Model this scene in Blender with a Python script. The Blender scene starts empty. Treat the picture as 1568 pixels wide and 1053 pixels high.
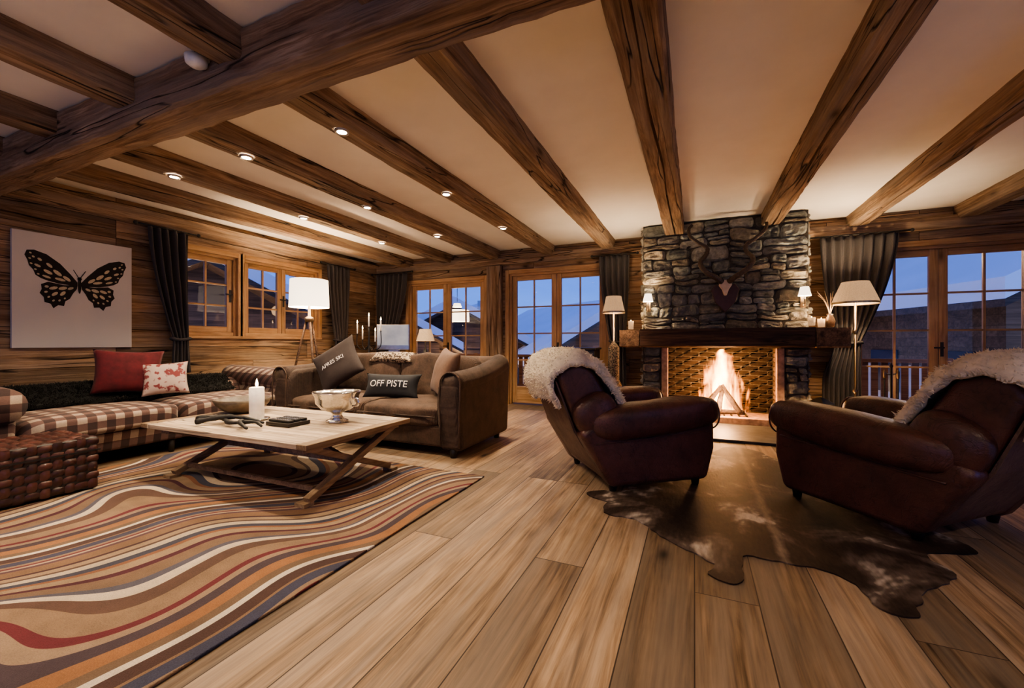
import bpy, bmesh, math, random
from mathutils import Vector, Matrix, noise
random.seed(7)
R=random.random
def U(a,b): return a+(b-a)*R()
scene=bpy.context.scene
COL=scene.collection
# ---------------------------------------------------------------- materials
def N(nt,t,ins=None,**kw):
    n=nt.nodes.new(t)
    for k,v in kw.items(): setattr(n,k,v)
    if ins:
        for k,v in ins.items():
            s=n.inputs[k]
            if isinstance(v,bpy.types.NodeSocket): nt.links.new(v,s)
            else: s.default_value=v
    return n
def c4(c): return (c[0],c[1],c[2],1.0)
def newmat(name):
    m=bpy.data.materials.new(name); m.use_nodes=True
    nt=m.node_tree
    b=nt.nodes['Principled BSDF']
    return m,nt,b
def ramp(nt,fac,stops,interp='LINEAR'):
    r=N(nt,'ShaderNodeValToRGB',{'Fac':fac})
    cr=r.color_ramp; cr.interpolation=interp
    while len(cr.elements)>1: cr.elements.remove(cr.elements[-1])
    cr.elements[0].position=stops[0][0]; cr.elements[0].color=c4(stops[0][1])
    for p,c in stops[1:]:
        e=cr.elements.new(p); e.color=c4(c)
    return r.outputs['Color']
def mixc(nt,fac,a,b,mode='MIX'):
    n=nt.nodes.new('ShaderNodeMix'); n.data_type='RGBA'; n.blend_type=mode
    for i,v in ((0,fac),(6,a),(7,b)):
        s=n.inputs[i]
        if isinstance(v,bpy.types.NodeSocket): nt.links.new(v,s)
        elif i==0: s.default_value=v
        else: s.default_value=c4(v)
    return n.outputs[2]
def math_(nt,op,a,b=0.0,c=0.0):
    n=nt.nodes.new('ShaderNodeMath'); n.operation=op
    for i,v in enumerate((a,b,c)):
        if isinstance(v,bpy.types.NodeSocket): nt.links.new(v,n.inputs[i])
        else: n.inputs[i].default_value=v
    return n.outputs[0]
def objco(nt): return nt.nodes.new('ShaderNodeTexCoord').outputs['Object']
def mapping(nt,vec,scale=(1,1,1),rot=(0,0,0),loc=(0,0,0)):
    return N(nt,'ShaderNodeMapping',{'Vector':vec,'Scale':scale,'Rotation':rot,'Location':loc}).outputs[0]
def noise_(nt,vec,scale=5,detail=4,rough=.55,dist=0):
    return N(nt,'ShaderNodeTexNoise',{'Vector':vec,'Scale':scale,'Detail':detail,'Roughness':rough,'Distortion':dist}).outputs[0]
def bump(nt,b,h,strength=.3,dist=.01):
    n=N(nt,'ShaderNodeBump',{'Height':h,'Strength':strength,'Distance':dist})
    nt.links.new(n.outputs[0],b.inputs['Normal'])
def setb(b,**k):
    for kk,v in k.items():
        b.inputs[kk.replace('_',' ')].default_value=v
def flat(name,col,rough=.5,metal=0,emit=None,es=0,nscale=20,var=.12,bmp=.1,sheen=0,coat=0):
    m,nt,b=newmat(name)
    co=objco(nt); nz=noise_(nt,co,nscale,3)
    d=tuple(x*(1-var) for x in col); l=tuple(min(1,x*(1+var)) for x in col)
    nt.links.new(ramp(nt,nz,[(.3,d),(.7,l)]),b.inputs['Base Color'])
    setb(b,Roughness=rough,Metallic=metal)
    if sheen: b.inputs['Sheen Weight'].default_value=sheen
    if coat: b.inputs['Coat Weight'].default_value=coat
    if emit:
        b.inputs['Emission Color'].default_value=c4(emit); b.inputs['Emission Strength'].default_value=es
    if bmp: bump(nt,b,nz,bmp,.005)
    return m
def wood(name,c1,c2,c3,axis='Y',sc=1.0,rough=.65,bmp=.5,planks=None,crack=True,gap=(.02,.012,.008),tint=.5,cw=.010,weather=0,knot=1.0,bd=.012):
    m,nt,b=newmat(name); co=objco(nt)
    s=[16*sc]*3; s['XYZ'.index(axis)]=1.0*sc
    s2=[70*sc]*3; s2['XYZ'.index(axis)]=2.4*sc
    s3=[7*sc]*3; s3['XYZ'.index(axis)]=.45*sc
    vec=co; bf=None
    if planks:
        ua,va,w,h=planks
        sep=N(nt,'ShaderNodeSeparateXYZ',{0:co})
        cb=N(nt,'ShaderNodeCombineXYZ',{0:sep.outputs[ua],1:sep.outputs[va],2:0.0}).outputs[0]
        br=N(nt,'ShaderNodeTexBrick',{'Vector':cb,'Color1':(0,0,0,1),'Color2':(1,1,1,1),'Mortar':(0,0,0,1),'Scale':1.0,'Mortar Size':.0026,'Mortar Smooth':.1,'Bias':0.0,'Brick Width':w,'Row Height':h},offset=.37,offset_frequency=3,squash=1.0)
        bf=br.outputs['Color']; mort=br.outputs['Fac']
        off=N(nt,'ShaderNodeVectorMath',{0:bf,1:(7.3,5.1,3.7)},operation='MULTIPLY').outputs[0]
        vec=N(nt,'ShaderNodeVectorMath',{0:co,1:off},operation='ADD').outputs[0]
    n1=noise_(nt,mapping(nt,vec,s),1,7,.66,.9)
    n2=noise_(nt,mapping(nt,vec,s2),1,3,.6)
    n3=noise_(nt,vec,1.5*sc,4,.6)
    f=math_(nt,'ADD',math_(nt,'MULTIPLY',n1,.66),math_(nt,'MULTIPLY',n2,.34))
    col=ramp(nt,f,[(.36,c1),(.5,c2),(.62,c3)])
    col=mixc(nt,.6,col,ramp(nt,n3,[(.3,(.5,.48,.46)),(.7,(1.3,1.27,1.22))]),'MULTIPLY')
    if weather:
        g=sum(c2)/3; col=mixc(nt,math_(nt,'MULTIPLY',ramp(nt,noise_(nt,mapping(nt,vec,s3),1.7,3,.6),[(.42,(0,0,0)),(.62,(1,1,1))]),weather),col,(g*1.5,g*1.18,g*.92))
    # knots
    sk=[3.4*sc]*3; sk['XYZ'.index(axis)]=1.3*sc
    vo=N(nt,'ShaderNodeTexVoronoi',{'Vector':mapping(nt,vec,sk),'Scale':1.0,'Randomness':1.0}).outputs['Distance']
    kn=ramp(nt,math_(nt,'ADD',vo,math_(nt,'MULTIPLY',n1,.05)),[(.06,(.85*knot,)*3),(.13,(.25*knot,)*3),(.2,(0,0,0))])
    col=mixc(nt,kn,col,tuple(x*.35 for x in c1))
    h=f
    if crack:
        n4=noise_(nt,mapping(nt,vec,s3),1,2,.5,.4)
        band=ramp(nt,math_(nt,'ABSOLUTE',math_(nt,'SUBTRACT',n4,.5)),[(.0,(1,1,1)),(cw,(0,0,0))])
        msk=ramp(nt,noise_(nt,vec,.9,1),[(.42,(0,0,0)),(.5,(1,1,1))])
        cm=math_(nt,'MULTIPLY',band,msk)
        col=mixc(nt,cm,col,gap)
        h=math_(nt,'SUBTRACT',h,math_(nt,'MULTIPLY',cm,1.0))
    if planks:
        t=ramp(nt,bf,[(0,(1-tint*.45,)*3),(1,(1+tint*.3,)*3)])
        col=mixc(nt,1.0,col,t,'MULTIPLY')
        col=mixc(nt,mort,col,gap)
        h=math_(nt,'SUBTRACT',h,math_(nt,'MULTIPLY',mort,1.2))
    nt.links.new(col,b.inputs['Base Color'])
    nt.links.new(ramp(nt,n1,[(.2,(rough*.8,)*3),(.8,(min(1,rough*1.2),)*3)]),b.inputs['Roughness'])
    b.inputs['Specular IOR Level'].default_value=.35
    bump(nt,b,h,bmp,bd)
    return m
BEAM=dict(c1=(.105,.060,.034),c2=(.275,.178,.112),c3=(.47,.34,.235),weather=.6,cw=.012,rough=.88,bmp=1.0,bd=.022,gap=(.012,.008,.006))
m_beamY=wood('timber_grain_y',axis='Y',**BEAM)
m_beamX=wood('timber_grain_x',axis='X',**BEAM)
m_beamZ=wood('timber_grain_z',axis='Z',**BEAM)
m_wallL=wood('old_plank_wall_y',(.14,.078,.040),(.36,.228,.135),(.57,.405,.265),axis='Y',planks=(1,2,2.6,.21),rough=.85,tint=1.0,weather=.45,bmp=1.0,bd=.022)
m_wallF=wood('old_plank_wall_x',(.14,.078,.040),(.36,.228,.135),(.57,.405,.265),axis='X',planks=(0,2,2.6,.21),rough=.85,tint=.9,weather=.45,bmp=1.0,bd=.022)
m_floor=wood('oak_floor',(.085,.052,.030),(.255,.168,.102),(.375,.262,.172),axis='Y',planks=(1,0,3.2,.25),rough=.58,bmp=.35,crack=False,gap=(.04,.025,.016),tint=1.05,weather=.5,knot=1.2)
m_oakX=wood('honey_oak_x',(.34,.19,.09),(.52,.325,.17),(.63,.425,.245),axis='X',rough=.5,bmp=.1,crack=False)
m_oakY=wood('honey_oak_y',(.34,.19,.09),(.52,.325,.17),(.63,.425,.245),axis='Y',rough=.5,bmp=.1,crack=False)
m_oakZ=wood('honey_oak_z',(.34,.19,.09),(.52,.325,.17),(.63,.425,.245),axis='Z',rough=.5,bmp=.1,crack=False)
m_table=wood('weathered_table_top',(.26,.185,.125),(.47,.365,.26),(.62,.51,.39),axis='X',rough=.65,bmp=.3,planks=(0,1,4.0,.175),tint=.5)
m_leg=wood('table_leg_wood',(.12,.075,.042),(.25,.168,.10),(.34,.245,.155),axis='Y',rough=.6,bmp=.2,crack=False)
m_mantel=wood('dark_mantel_wood',(.022,.012,.008),(.065,.034,.021),(.13,.07,.04),axis='X',rough=.6,bmp=.8,bd=.02)
m_ceil=flat('plaster_ceiling',(.85,.81,.755),.9,nscale=3,var=.03,bmp=.05)
m_black=flat('black_iron',(.015,.014,.013),.5)
m_brass=flat('aged_brass',(.35,.26,.16),.35,1)
m_silver=flat('silver',(.7,.67,.62),.18,1,nscale=60,bmp=.25)
m_white=flat('white_plastic',(.8,.8,.78),.4,bmp=0)
m_canvas=flat('white_canvas',(.68,.64,.61),.8,nscale=200,var=.02)
m_ink=flat('butterfly_ink',(.014,.011,.010),.8,nscale=60,var=.3)
m_cream=flat('butterfly_cream',(.58,.49,.35),.8,nscale=80,var=.15)
m_curtain=flat('charcoal_curtain',(.058,.053,.055),.85,nscale=90,sheen=.08)
m_dark=flat('dark_furniture',(.02,.016,.013),.4)
m_wax=flat('candle_wax',(.85,.80,.72),.5,emit=(1,.7,.45),es=.12,bmp=0)
m_fl=flat('candle_flame',(1,.8,.4),.5,emit=(1,.66,.3),es=25,bmp=0)
m_bulb=flat('bulb_glow',(1,.9,.7),.5,emit=(1,.85,.66),es=30,bmp=0)
m_shade=flat('linen_lampshade',(.85,.80,.70),.8,emit=(1,.80,.58),es=1.6,nscale=90,var=.1)
m_shade2=flat('pleated_lampshade',(.34,.25,.155),.8,emit=(1,.60,.31),es=.26,nscale=90,var=.2)
m_rim=flat('downlight_rim',(.5,.45,.4),.3,.8,bmp=0)
m_screen=flat('monitor_screen',(.2,.2,.22),.2,emit=(.75,.82,.95),es=.12,nscale=3,var=.4,bmp=0)
m_alu=flat('aluminium',(.55,.55,.56),.3,1,bmp=0)
m_horn=flat('dark_horn',(.075,.048,.032),.4,nscale=50,var=.4,bmp=.6)
m_bone=flat('skull_bone',(.66,.52,.38),.6)
m_plaque=flat('plaque_wood',(.075,.030,.017),.4)
m_char=flat('charred_log',(.05,.035,.028),.9,nscale=30,var=.6,bmp=1)
m_slate=flat('slate_hearth',(.06,.06,.055),.5,nscale=9,var=.4,bmp=.8)
m_red=flat('red_velvet',(.12,.010,.016),.8,sheen=.12,nscale=12,var=.35)
m_darkpil=flat('dark_brown_pillow',(.034,.022,.019),.8,sheen=.05)
m_blackpil=flat('black_pillow',(.020,.020,.023),.85)
m_text=flat('pillow_lettering',(.75,.7,.65),.8,bmp=0)
m_tan=flat('tan_pillow',(.15,.083,.053),.8,sheen=.1,nscale=40)
m_fur=flat('black_fur',(.007,.0065,.006),.95)
m_bowl=flat('carved_wood_bowl',(.10,.075,.05),.45,nscale=15,var=.5,bmp=.5)
m_bark=flat('black_branch',(.012,.010,.008),.6,nscale=40,bmp=.8)
m_sheep=flat('sheepskin_wool',(.86,.75,.57),.95,nscale=30,var=.12,bmp=.3)
m_snow=flat('snow',(.88,.90,.94),.8,nscale=.3,var=.06,bmp=.1)
m_chal=wood('chalet_wood',(.06,.035,.022),(.13,.08,.05),(.20,.125,.08),axis='X',planks=(0,2,4,.25),sc=.3,crack=False)
m_rend=flat('chalet_render',(.62,.58,.54),.9,nscale=2)
m_winlit=flat('lit_window',(.9,.6,.3),.5,emit=(1,.6,.28),es=1.1,bmp=0)
m_windk=flat('unlit_window',(.02,.03,.06),.15,bmp=0)
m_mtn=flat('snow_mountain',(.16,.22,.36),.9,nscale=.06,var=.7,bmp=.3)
m_rail=wood('balcony_wood',(.16,.075,.04),(.28,.14,.075),(.36,.20,.11),axis='X',crack=False)
def spotmat(name,base,spot,scale,thr=.5,rough=.8):
    m,nt,b=newmat(name); co=objco(nt)
    n=noise_(nt,co,scale,2)
    nt.links.new(ramp(nt,n,[(thr-.03,base),(thr+.03,spot)]),b.inputs['Base Color']); setb(b,Roughness=rough); return m
m_floral=spotmat('floral_pillow_fabric',(.58,.45,.38),(.26,.06,.06),14,.55)
m_leop=spotmat('patterned_fabric',(.45,.35,.24),(.05,.03,.02),45,.5)
m_weave=spotmat('woven_lamp_column',(.22,.16,.11),(.02,.015,.01),70,.5)
def leather(name,c1,c2,rough=.3):
    m,nt,b=newmat(name); co=objco(nt)
    n1=noise_(nt,co,5,6,.65); n2=N(nt,'ShaderNodeTexVoronoi',{'Vector':co,'Scale':160.0}).outputs['Distance']; n3=noise_(nt,co,9,5,.6,1.6)
    cr=ramp(nt,math_(nt,'ABSOLUTE',math_(nt,'SUBTRACT',noise_(nt,co,7,3,.6,1.0),.5)),[(0,(0,0,0)),(.02,(1,1,1))])
    nt.links.new(mixc(nt,.35,ramp(nt,n1,[(.3,c1),(.7,c2)]),cr,'MULTIPLY'),b.inputs['Base Color'])
    nt.links.new(ramp(nt,n1,[(.3,(rough+.1,)*3),(.7,(rough-.05,)*3)]),b.inputs['Roughness'])
    bump(nt,b,math_(nt,'ADD',math_(nt,'ADD',math_(nt,'MULTIPLY',n2,.12),math_(nt,'MULTIPLY',cr,.15)),n3),.4,.018)
    b.inputs['Coat Weight'].default_value=.18; b.inputs['Coat Roughness'].default_value=.25
    return m
m_leather=leather('oxblood_leather',(.046,.016,.012),(.15,.056,.039),.36)
m_leatherback=leather('tan_suede_back',(.10,.058,.038),(.17,.10,.07),.6)
def vcol(name,rough,ns,bmp,dist,coat=0,var=.5):
    m,nt,b=newmat(name); co=objco(nt)
    a=N(nt,'ShaderNodeAttribute',attribute_name='Col').outputs['Color']
    n=noise_(nt,co,ns,6,.65)
    nt.links.new(mixc(nt,1.0,a,ramp(nt,n,[(.25,(1-var,)*3),(.75,(1+var,)*3)]),'MULTIPLY'),b.inputs['Base Color'])
    setb(b,Roughness=rough); b.inputs['Coat Weight'].default_value=coat
    bump(nt,b,n,bmp,dist); return m
m_stone=vcol('field_stone',.85,16,1.0,.035)
m_woven=vcol('woven_leather',.4,18,.4,.01,.2,.35)
m_brickv=vcol('fire_brick',.9,20,.6,.01)
m_mortar=flat('stone_mortar',(.07,.062,.052),.95,nscale=40,var=.4,bmp=1)
def cord(name,c,axis):
    m,nt,b=newmat(name); co=objco(nt)
    sep=N(nt,'ShaderNodeSeparateXYZ',{0:co})
    w=math_(nt,'SINE',math_(nt,'MULTIPLY',sep.outputs[axis],520.0))
    n=noise_(nt,co,6,5,.65,.4); n2=noise_(nt,co,60,2)
    d=tuple(x*.45 for x in c); l=tuple(x*1.6 for x in c)
    col=ramp(nt,n,[(.32,d),(.66,l)])
    nt.links.new(mixc(nt,.3,col,ramp(nt,n2,[(.3,d),(.7,l)])),b.inputs['Base Color'])
    setb(b,Roughness=.85); b.inputs['Sheen Weight'].default_value=.10; b.inputs['Sheen Roughness'].default_value=.4
    b.inputs['Sheen Tint'].default_value=(1,.75,.5,1)
    bump(nt,b,math_(nt,'ADD',math_(nt,'MULTIPLY',w,.12),n),.5,.025); return m
m_velvet=cord('brown_velvet',(.078,.046,.031),0)
m_velvetY=cord('brown_corduroy',(.052,.031,.022),1)
def plaid():
    m,nt,b=newmat('gingham_plaid'); co=objco(nt)
    sep=N(nt,'ShaderNodeSeparateXYZ',{0:co})
    def st(v):
        f=math_(nt,'FRACT',math_(nt,'MULTIPLY',v,1/.125)); return math_(nt,'GREATER_THAN',f,.5)
    a=st(sep.outputs[1]); c=st(math_(nt,'ADD',math_(nt,'SUBTRACT',sep.outputs[2],sep.outputs[0]),20.0))
    v=math_(nt,'MULTIPLY',math_(nt,'ADD',a,c),.5)
    col=ramp(nt,v,[(0,(.42,.325,.245)),(.3,(.135,.074,.06)),(.75,(.045,.023,.020))],'CONSTANT')
    n=noise_(nt,co,150,2)
    nt.links.new(mixc(nt,.25,col,ramp(nt,n,[(.3,(.4,.4,.4)),(.7,(1.2,1.2,1.2))]),'MULTIPLY'),b.inputs['Base Color'])
    setb(b,Roughness=.85); b.inputs['Sheen Weight'].default_value=.1
    bump(nt,b,noise_(nt,co,6,3),.3,.02); return m
m_plaid=plaid()
def rugmat():
    m,nt,b=newmat('striped_wool_rug'); co=objco(nt)
    sep=N(nt,'ShaderNodeSeparateXYZ',{0:co})
    n=N(nt,'ShaderNodeTexNoise',{'Vector':mapping(nt,co,(.78,.46,0),loc=(1.3,.4,0)),'Scale':1.0,'Detail':0.0}).outputs[0]
    n_b=N(nt,'ShaderNodeTexNoise',{'Vector':mapping(nt,co,(.45,1.3,0),loc=(4.3,2.4,0)),'Scale':1.0,'Detail':0.0}).outputs[0]
    s=math_(nt,'SUBTRACT',sep.outputs[0],math_(nt,'MULTIPLY',sep.outputs[1],.36))
    s=math_(nt,'ADD',s,math_(nt,'MULTIPLY',n,2.0))
    s=math_(nt,'ADD',s,math_(nt,'MULTIPLY',n_b,1.0))
    f=math_(nt,'FRACT',math_(nt,'ADD',math_(nt,'MULTIPLY',s,.62),10.0))
    pal=[(.17,.10,.055),(.050,.018,.020),(.26,.175,.105),(.080,.045,.032),(.42,.335,.235),(.040,.040,.060),(.20,.085,.04),(.25,.17,.10),(.060,.011,.018),(.155,.095,.058),(.070,.065,.085),(.48,.39,.29),(.095,.05,.035),(.22,.14,.085),(.115,.016,.022),(.25,.17,.11),(.055,.035,.042),(.26,.12,.05),(.14,.088,.055),(.54,.46,.36),(.065,.032,.025),(.20,.12,.066),(.045,.045,.075),(.24,.155,.095),(.13,.028,.028),(.34,.25,.165),(.085,.042,.050),(.18,.10,.055)]
    ws=[U(.35,1.5) for _ in pal]; t=sum(ws); p=0; stops=[]
    for c,w in zip(pal,ws): stops.append((p,c)); p+=w/t
    col=ramp(nt,f,stops,'CONSTANT')
    nn=noise_(nt,co,220,2)
    col=mixc(nt,.5,col,ramp(nt,noise_(nt,co,3.5,5,.7),[(.35,(.6,.6,.6)),(.65,(1.2,1.2,1.2))]),'MULTIPLY')
    nt.links.new(mixc(nt,.45,col,ramp(nt,nn,[(.3,(.5,.5,.5)),(.7,(1.3,1.3,1.3))]),'MULTIPLY'),b.inputs['Base Color'])
    setb(b,Roughness=.95)
    bump(nt,b,nn,.6,.008); return m
m_rug=rugmat()
def hidemat():
    m,nt,b=newmat('dark_cowhide'); co=objco(nt)
    sep=N(nt,'ShaderNodeSeparateXYZ',{0:co})
    n=noise_(nt,mapping(nt,co,(2.4,1.9,1)),1,4,.6,.5); n2=noise_(nt,mapping(nt,co,(60,14,1)),1,3)
    col=ramp(nt,n,[(.35,(.018,.012,.010)),(.50,(.040,.026,.020)),(.57,(.11,.080,.065)),(.63,(.50,.43,.37))])
    sp=math_(nt,'ABSOLUTE',math_(nt,'SUBTRACT',sep.outputs[0],.42))
    sp=math_(nt,'ADD',sp,math_(nt,'MULTIPLY',noise_(nt,co,9,2),.06))
    col=mixc(nt,ramp(nt,sp,[(.03,(.7,.7,.7)),(.065,(0,0,0))]),col,(.28,.21,.16))
    col=mixc(nt,.5,col,ramp(nt,n2,[(.3,(.5,.5,.5)),(.7,(1.4,1.4,1.4))]),'MULTIPLY')
    nt.links.new(col,b.inputs['Base Color']); setb(b,Roughness=.6)
    b.inputs['Specular IOR Level'].default_value=.22
    bump(nt,b,n2,.4,.006); return m
m_hide=hidemat()
def glass():
    m=bpy.data.materials.new('window_glass'); m.use_nodes=True; nt=m.node_tree; nt.nodes.clear()
    o=N(nt,'ShaderNodeOutputMaterial'); t=N(nt,'ShaderNodeBsdfTransparent'); g=N(nt,'ShaderNodeBsdfGlossy',{'Roughness':.0})
    fr=N(nt,'ShaderNodeFresnel',{'IOR':1.25}); mx=N(nt,'ShaderNodeMixShader',{0:fr.outputs[0],1:t.outputs[0],2:g.outputs[0]})
    nt.links.new(mx.outputs[0],o.inputs[0]); return m
m_glass=glass()
def flame():
    m=bpy.data.materials.new('fire_flame'); m.use_nodes=True; nt=m.node_tree; nt.nodes.clear()
    co=objco(nt); sep=N(nt,'ShaderNodeSeparateXYZ',{0:co})
    h=math_(nt,'DIVIDE',math_(nt,'SUBTRACT',sep.outputs[2],.16),.86)
    h=math_(nt,'MAXIMUM',h,0.0)
    warp=noise_(nt,mapping(nt,co,(2,2,3.4)),1,2)
    x=math_(nt,'ADD',math_(nt,'SUBTRACT',sep.outputs[0],.335),math_(nt,'MULTIPLY',math_(nt,'SUBTRACT',warp,.5),math_(nt,'MULTIPLY',h,.35)))
    inv=math_(nt,'MAXIMUM',math_(nt,'SUBTRACT',1.0,h),0.001)
    wx=math_(nt,'ADD',math_(nt,'MULTIPLY',math_(nt,'POWER',inv,.70),.31),.015)
    a=math_(nt,'DIVIDE',x,wx); c=math_(nt,'DIVIDE',math_(nt,'SUBTRACT',sep.outputs[1],6.53),.13)
    r=math_(nt,'SQRT',math_(nt,'ADD',math_(nt,'MULTIPLY',a,a),math_(nt,'MULTIPLY',c,c)))
    n=noise_(nt,mapping(nt,co,(12,8,2.6)),1,3,.6,.7)
    v=math_(nt,'ADD',math_(nt,'SUBTRACT',.98,r),math_(nt,'MULTIPLY',math_(nt,'SUBTRACT',n,.5),4.0))
    v=math_(nt,'SUBTRACT',v,math_(nt,'MULTIPLY',h,.10))
    v=math_(nt,'MULTIPLY',math_(nt,'GREATER_THAN',inv,.01),math_(nt,'MINIMUM',math_(nt,'MAXIMUM',v,0.0),1.0))
    col=ramp(nt,v,[(0,(1,.20,.03)),(.4,(1,.36,.08)),(1,(1,.58,.20))])
    e=N(nt,'ShaderNodeEmission',{'Color':col,'Strength':math_(nt,'MULTIPLY',v,75.0)})
    o=N(nt,'ShaderNodeOutputMaterial'); nt.links.new(e.outputs[0],o.inputs['Volume']); return m
m_flame=flame()
# ---------------------------------------------------------------- geometry helpers
def ent(name,loc=(0,0,0),rotz=0.0,world=True):
    e=bpy.data.objects.new(name,None); e.empty_display_size=.1
    e.location=loc; e.rotation_euler=(0,0,rotz); COL.objects.link(e)
    e['w']=1 if world else 0
    return e
def place(o,parent):
    COL.objects.link(o)
    if parent is not None:
        o.parent=parent
        if parent.get('w',0): o.matrix_parent_inverse=Matrix.Translation(-Vector(parent.location))
    return o
def mesh(name,vs,fs,mat,parent=None,smooth=False,recalc=True):
    me=bpy.data.meshes.new(name); me.from_pydata([tuple(v) for v in vs],[],fs)
    if recalc:
        bm=bmesh.new(); bm.from_mesh(me); bmesh.ops.recalc_face_normals(bm,faces=bm.faces); bm.to_mesh(me); bm.free()
    if mat: me.materials.append(mat)
    if smooth: me.polygons.foreach_set('use_smooth',[True]*len(me.polygons))
    o=bpy.data.objects.new(name,me); return place(o,parent)
BF=[(0,3,2,1),(4,5,6,7),(0,1,5,4),(1,2,6,5),(2,3,7,6),(3,0,4,7)]
def bv(x0,x1,y0,y1,z0,z1): return [(x0,y0,z0),(x1,y0,z0),(x1,y1,z0),(x0,y1,z0),(x0,y0,z1),(x1,y0,z1),(x1,y1,z1),(x0,y1,z1)]
def addbev(o,b,seg=2):
    if b>0:
        m=o.modifiers.new('bevel','BEVEL'); m.width=b; m.segments=seg; m.limit_method='ANGLE'; m.angle_limit=.5
        o.data.polygons.foreach_set('use_smooth',[True]*len(o.data.polygons))
        w=o.modifiers.new('wn','WEIGHTED_NORMAL'); w.keep_sharp=False
def box(name,x0,x1,y0,y1,z0,z1,mat,parent=None,bev=0,seg=2):
    o=mesh(name,bv(x0,x1,y0,y1,z0,z1),BF,mat,parent); addbev(o,bev,seg); return o
def boxes(name,lst,mat,parent=None,bev=0):
    vs=[];fs=[]
    for b in lst:
        k=len(vs); vs+=bv(*b); fs+=[tuple(i+k for i in f) for f in BF]
    o=mesh(name,vs,fs,mat,parent); addbev(o,bev); return o
def prism(name,pts,axis,a0,a1,mat,parent=None,bev=0,seg=4):
    n=len(pts)
    def P(p,a):
        return (p[0],a,p[1]) if axis=='y' else ((a,p[0],p[1]) if axis=='x' else (p[0],p[1],a))
    vs=[P(p,a0) for p in pts]+[P(p,a1) for p in pts]
    fs=[tuple(range(n)),tuple(range(2*n-1,n-1,-1))]+[(i,(i+1)%n,n+(i+1)%n,n+i) for i in range(n)]
    o=mesh(name,vs,fs,mat,parent); addbev(o,bev,seg); return o
def bar(name,p0,p1,w,h,mat,parent=None,up=(0,0,1),bev=.004):
    p0=Vector(p0);p1=Vector(p1); d=(p1-p0).normalized(); s=d.cross(Vector(up)).normalized(); u=s.cross(d)
    vs=[]
    for p in (p0,p1):
        for a,b in ((-1,-1),(1,-1),(1,1),(-1,1)): vs.append(p+s*a*w/2+u*b*h/2)
    o=mesh(name,vs,BF,mat,parent); addbev(o,bev); return o
def sq(name,c,half,mat,parent=None,n=5,crown=0,rot=(0,0,0),seg=12,wob=0):
    bm=bmesh.new(); bmesh.ops.create_cube(bm,size=2.0)
    bmesh.ops.subdivide_edges(bm,edges=bm.edges[:],cuts=seg,use_grid_fill=True)
    for v in bm.verts:
        x,y,z=v.co; k=(abs(x)**n+abs(y)**n+abs(z)**n)**(-1.0/n); x*=k;y*=k;z*=k
        z*=1+crown*max(0,(1-x*x))*max(0,(1-y*y))
        p=Vector((x*half[0],y*half[1],z*half[2]))
        if wob:
            q=(p+Vector(c))*5.5; p+=p.normalized()*wob*noise.noise(q)
        v.co=p
    me=bpy.data.meshes.new(name); bm.to_mesh(me); bm.free(); me.materials.append(mat)
    me.polygons.foreach_set('use_smooth',[True]*len(me.polygons))
    o=bpy.data.objects.new(name,me); o.location=c; o.rotation_euler=rot; return place(o,parent)
def pil_h(u,v,T): return T*(max(0,(1-u*u))*max(0,(1-v*v)))**.42
def pillow(name,c,w,h,T,mat,parent=None,rot=(0,0,0),seg=22):
    vs=[];fs=[]
    for side in (1,-1):
        k=len(vs)
        for j in range(seg+1):
            for i in range(seg+1):
                u=-1+2*i/seg; v=-1+2*j/seg
                x=u*(1-.10*(1-v*v))*w/2; z=v*(1-.10*(1-u*u))*h/2
                t=pil_h(u,v,T)*(1+.12*noise.noise(Vector((u*1.7+c[0]*3,v*1.7,c[1]))))
                vs.append((x,-side*t,z))
        for j in range(seg):
            for i in range(seg):
                a=k+j*(seg+1)+i; fs.append((a,a+1,a+seg+2,a+seg+1))
    o=mesh(name,vs,fs,mat,parent,smooth=True); 
    bm=bmesh.new(); bm.from_mesh(o.data); bmesh.ops.remove_doubles(bm,verts=bm.verts,dist=.0005); bmesh.ops.recalc_face_normals(bm,faces=bm.faces); bm.to_mesh(o.data); bm.free()
    o.location=c; o.rotation_euler=rot; return o
def lathe(name,prof,mat,parent=None,loc=(0,0,0),seg=32,rip=0,nr=0,smooth=True):
    vs=[];fs=[]
    for r,z in prof:
        for i in range(seg):
            a=2*math.pi*i/seg; rr=r*(1+rip*math.cos(nr*a)); vs.append((loc[0]+rr*math.cos(a),loc[1]+rr*math.sin(a),loc[2]+z))
    for j in range(len(prof)-1):
        for i in range(seg):
            a=j*seg+i; b=j*seg+(i+1)%seg; fs.append((a,b,b+seg,a+seg))
    return mesh(name,vs,fs,mat,parent,smooth=smooth)
def smoothpts(pts,sub=6):
    P=[Vector(p) for p in pts]; out=[]
    for i in range(len(P)-1):
        p0=P[max(i-1,0)];p1=P[i];p2=P[i+1];p3=P[min(i+2,len(P)-1)]
        for k in range(sub):
            t=k/sub; out.append(.5*((2*p1)+(-p0+p2)*t+(2*p0-5*p1+4*p2-p3)*t*t+(-p0+3*p1-3*p2+p3)*t**3))
    out.append(P[-1]); return out
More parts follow.
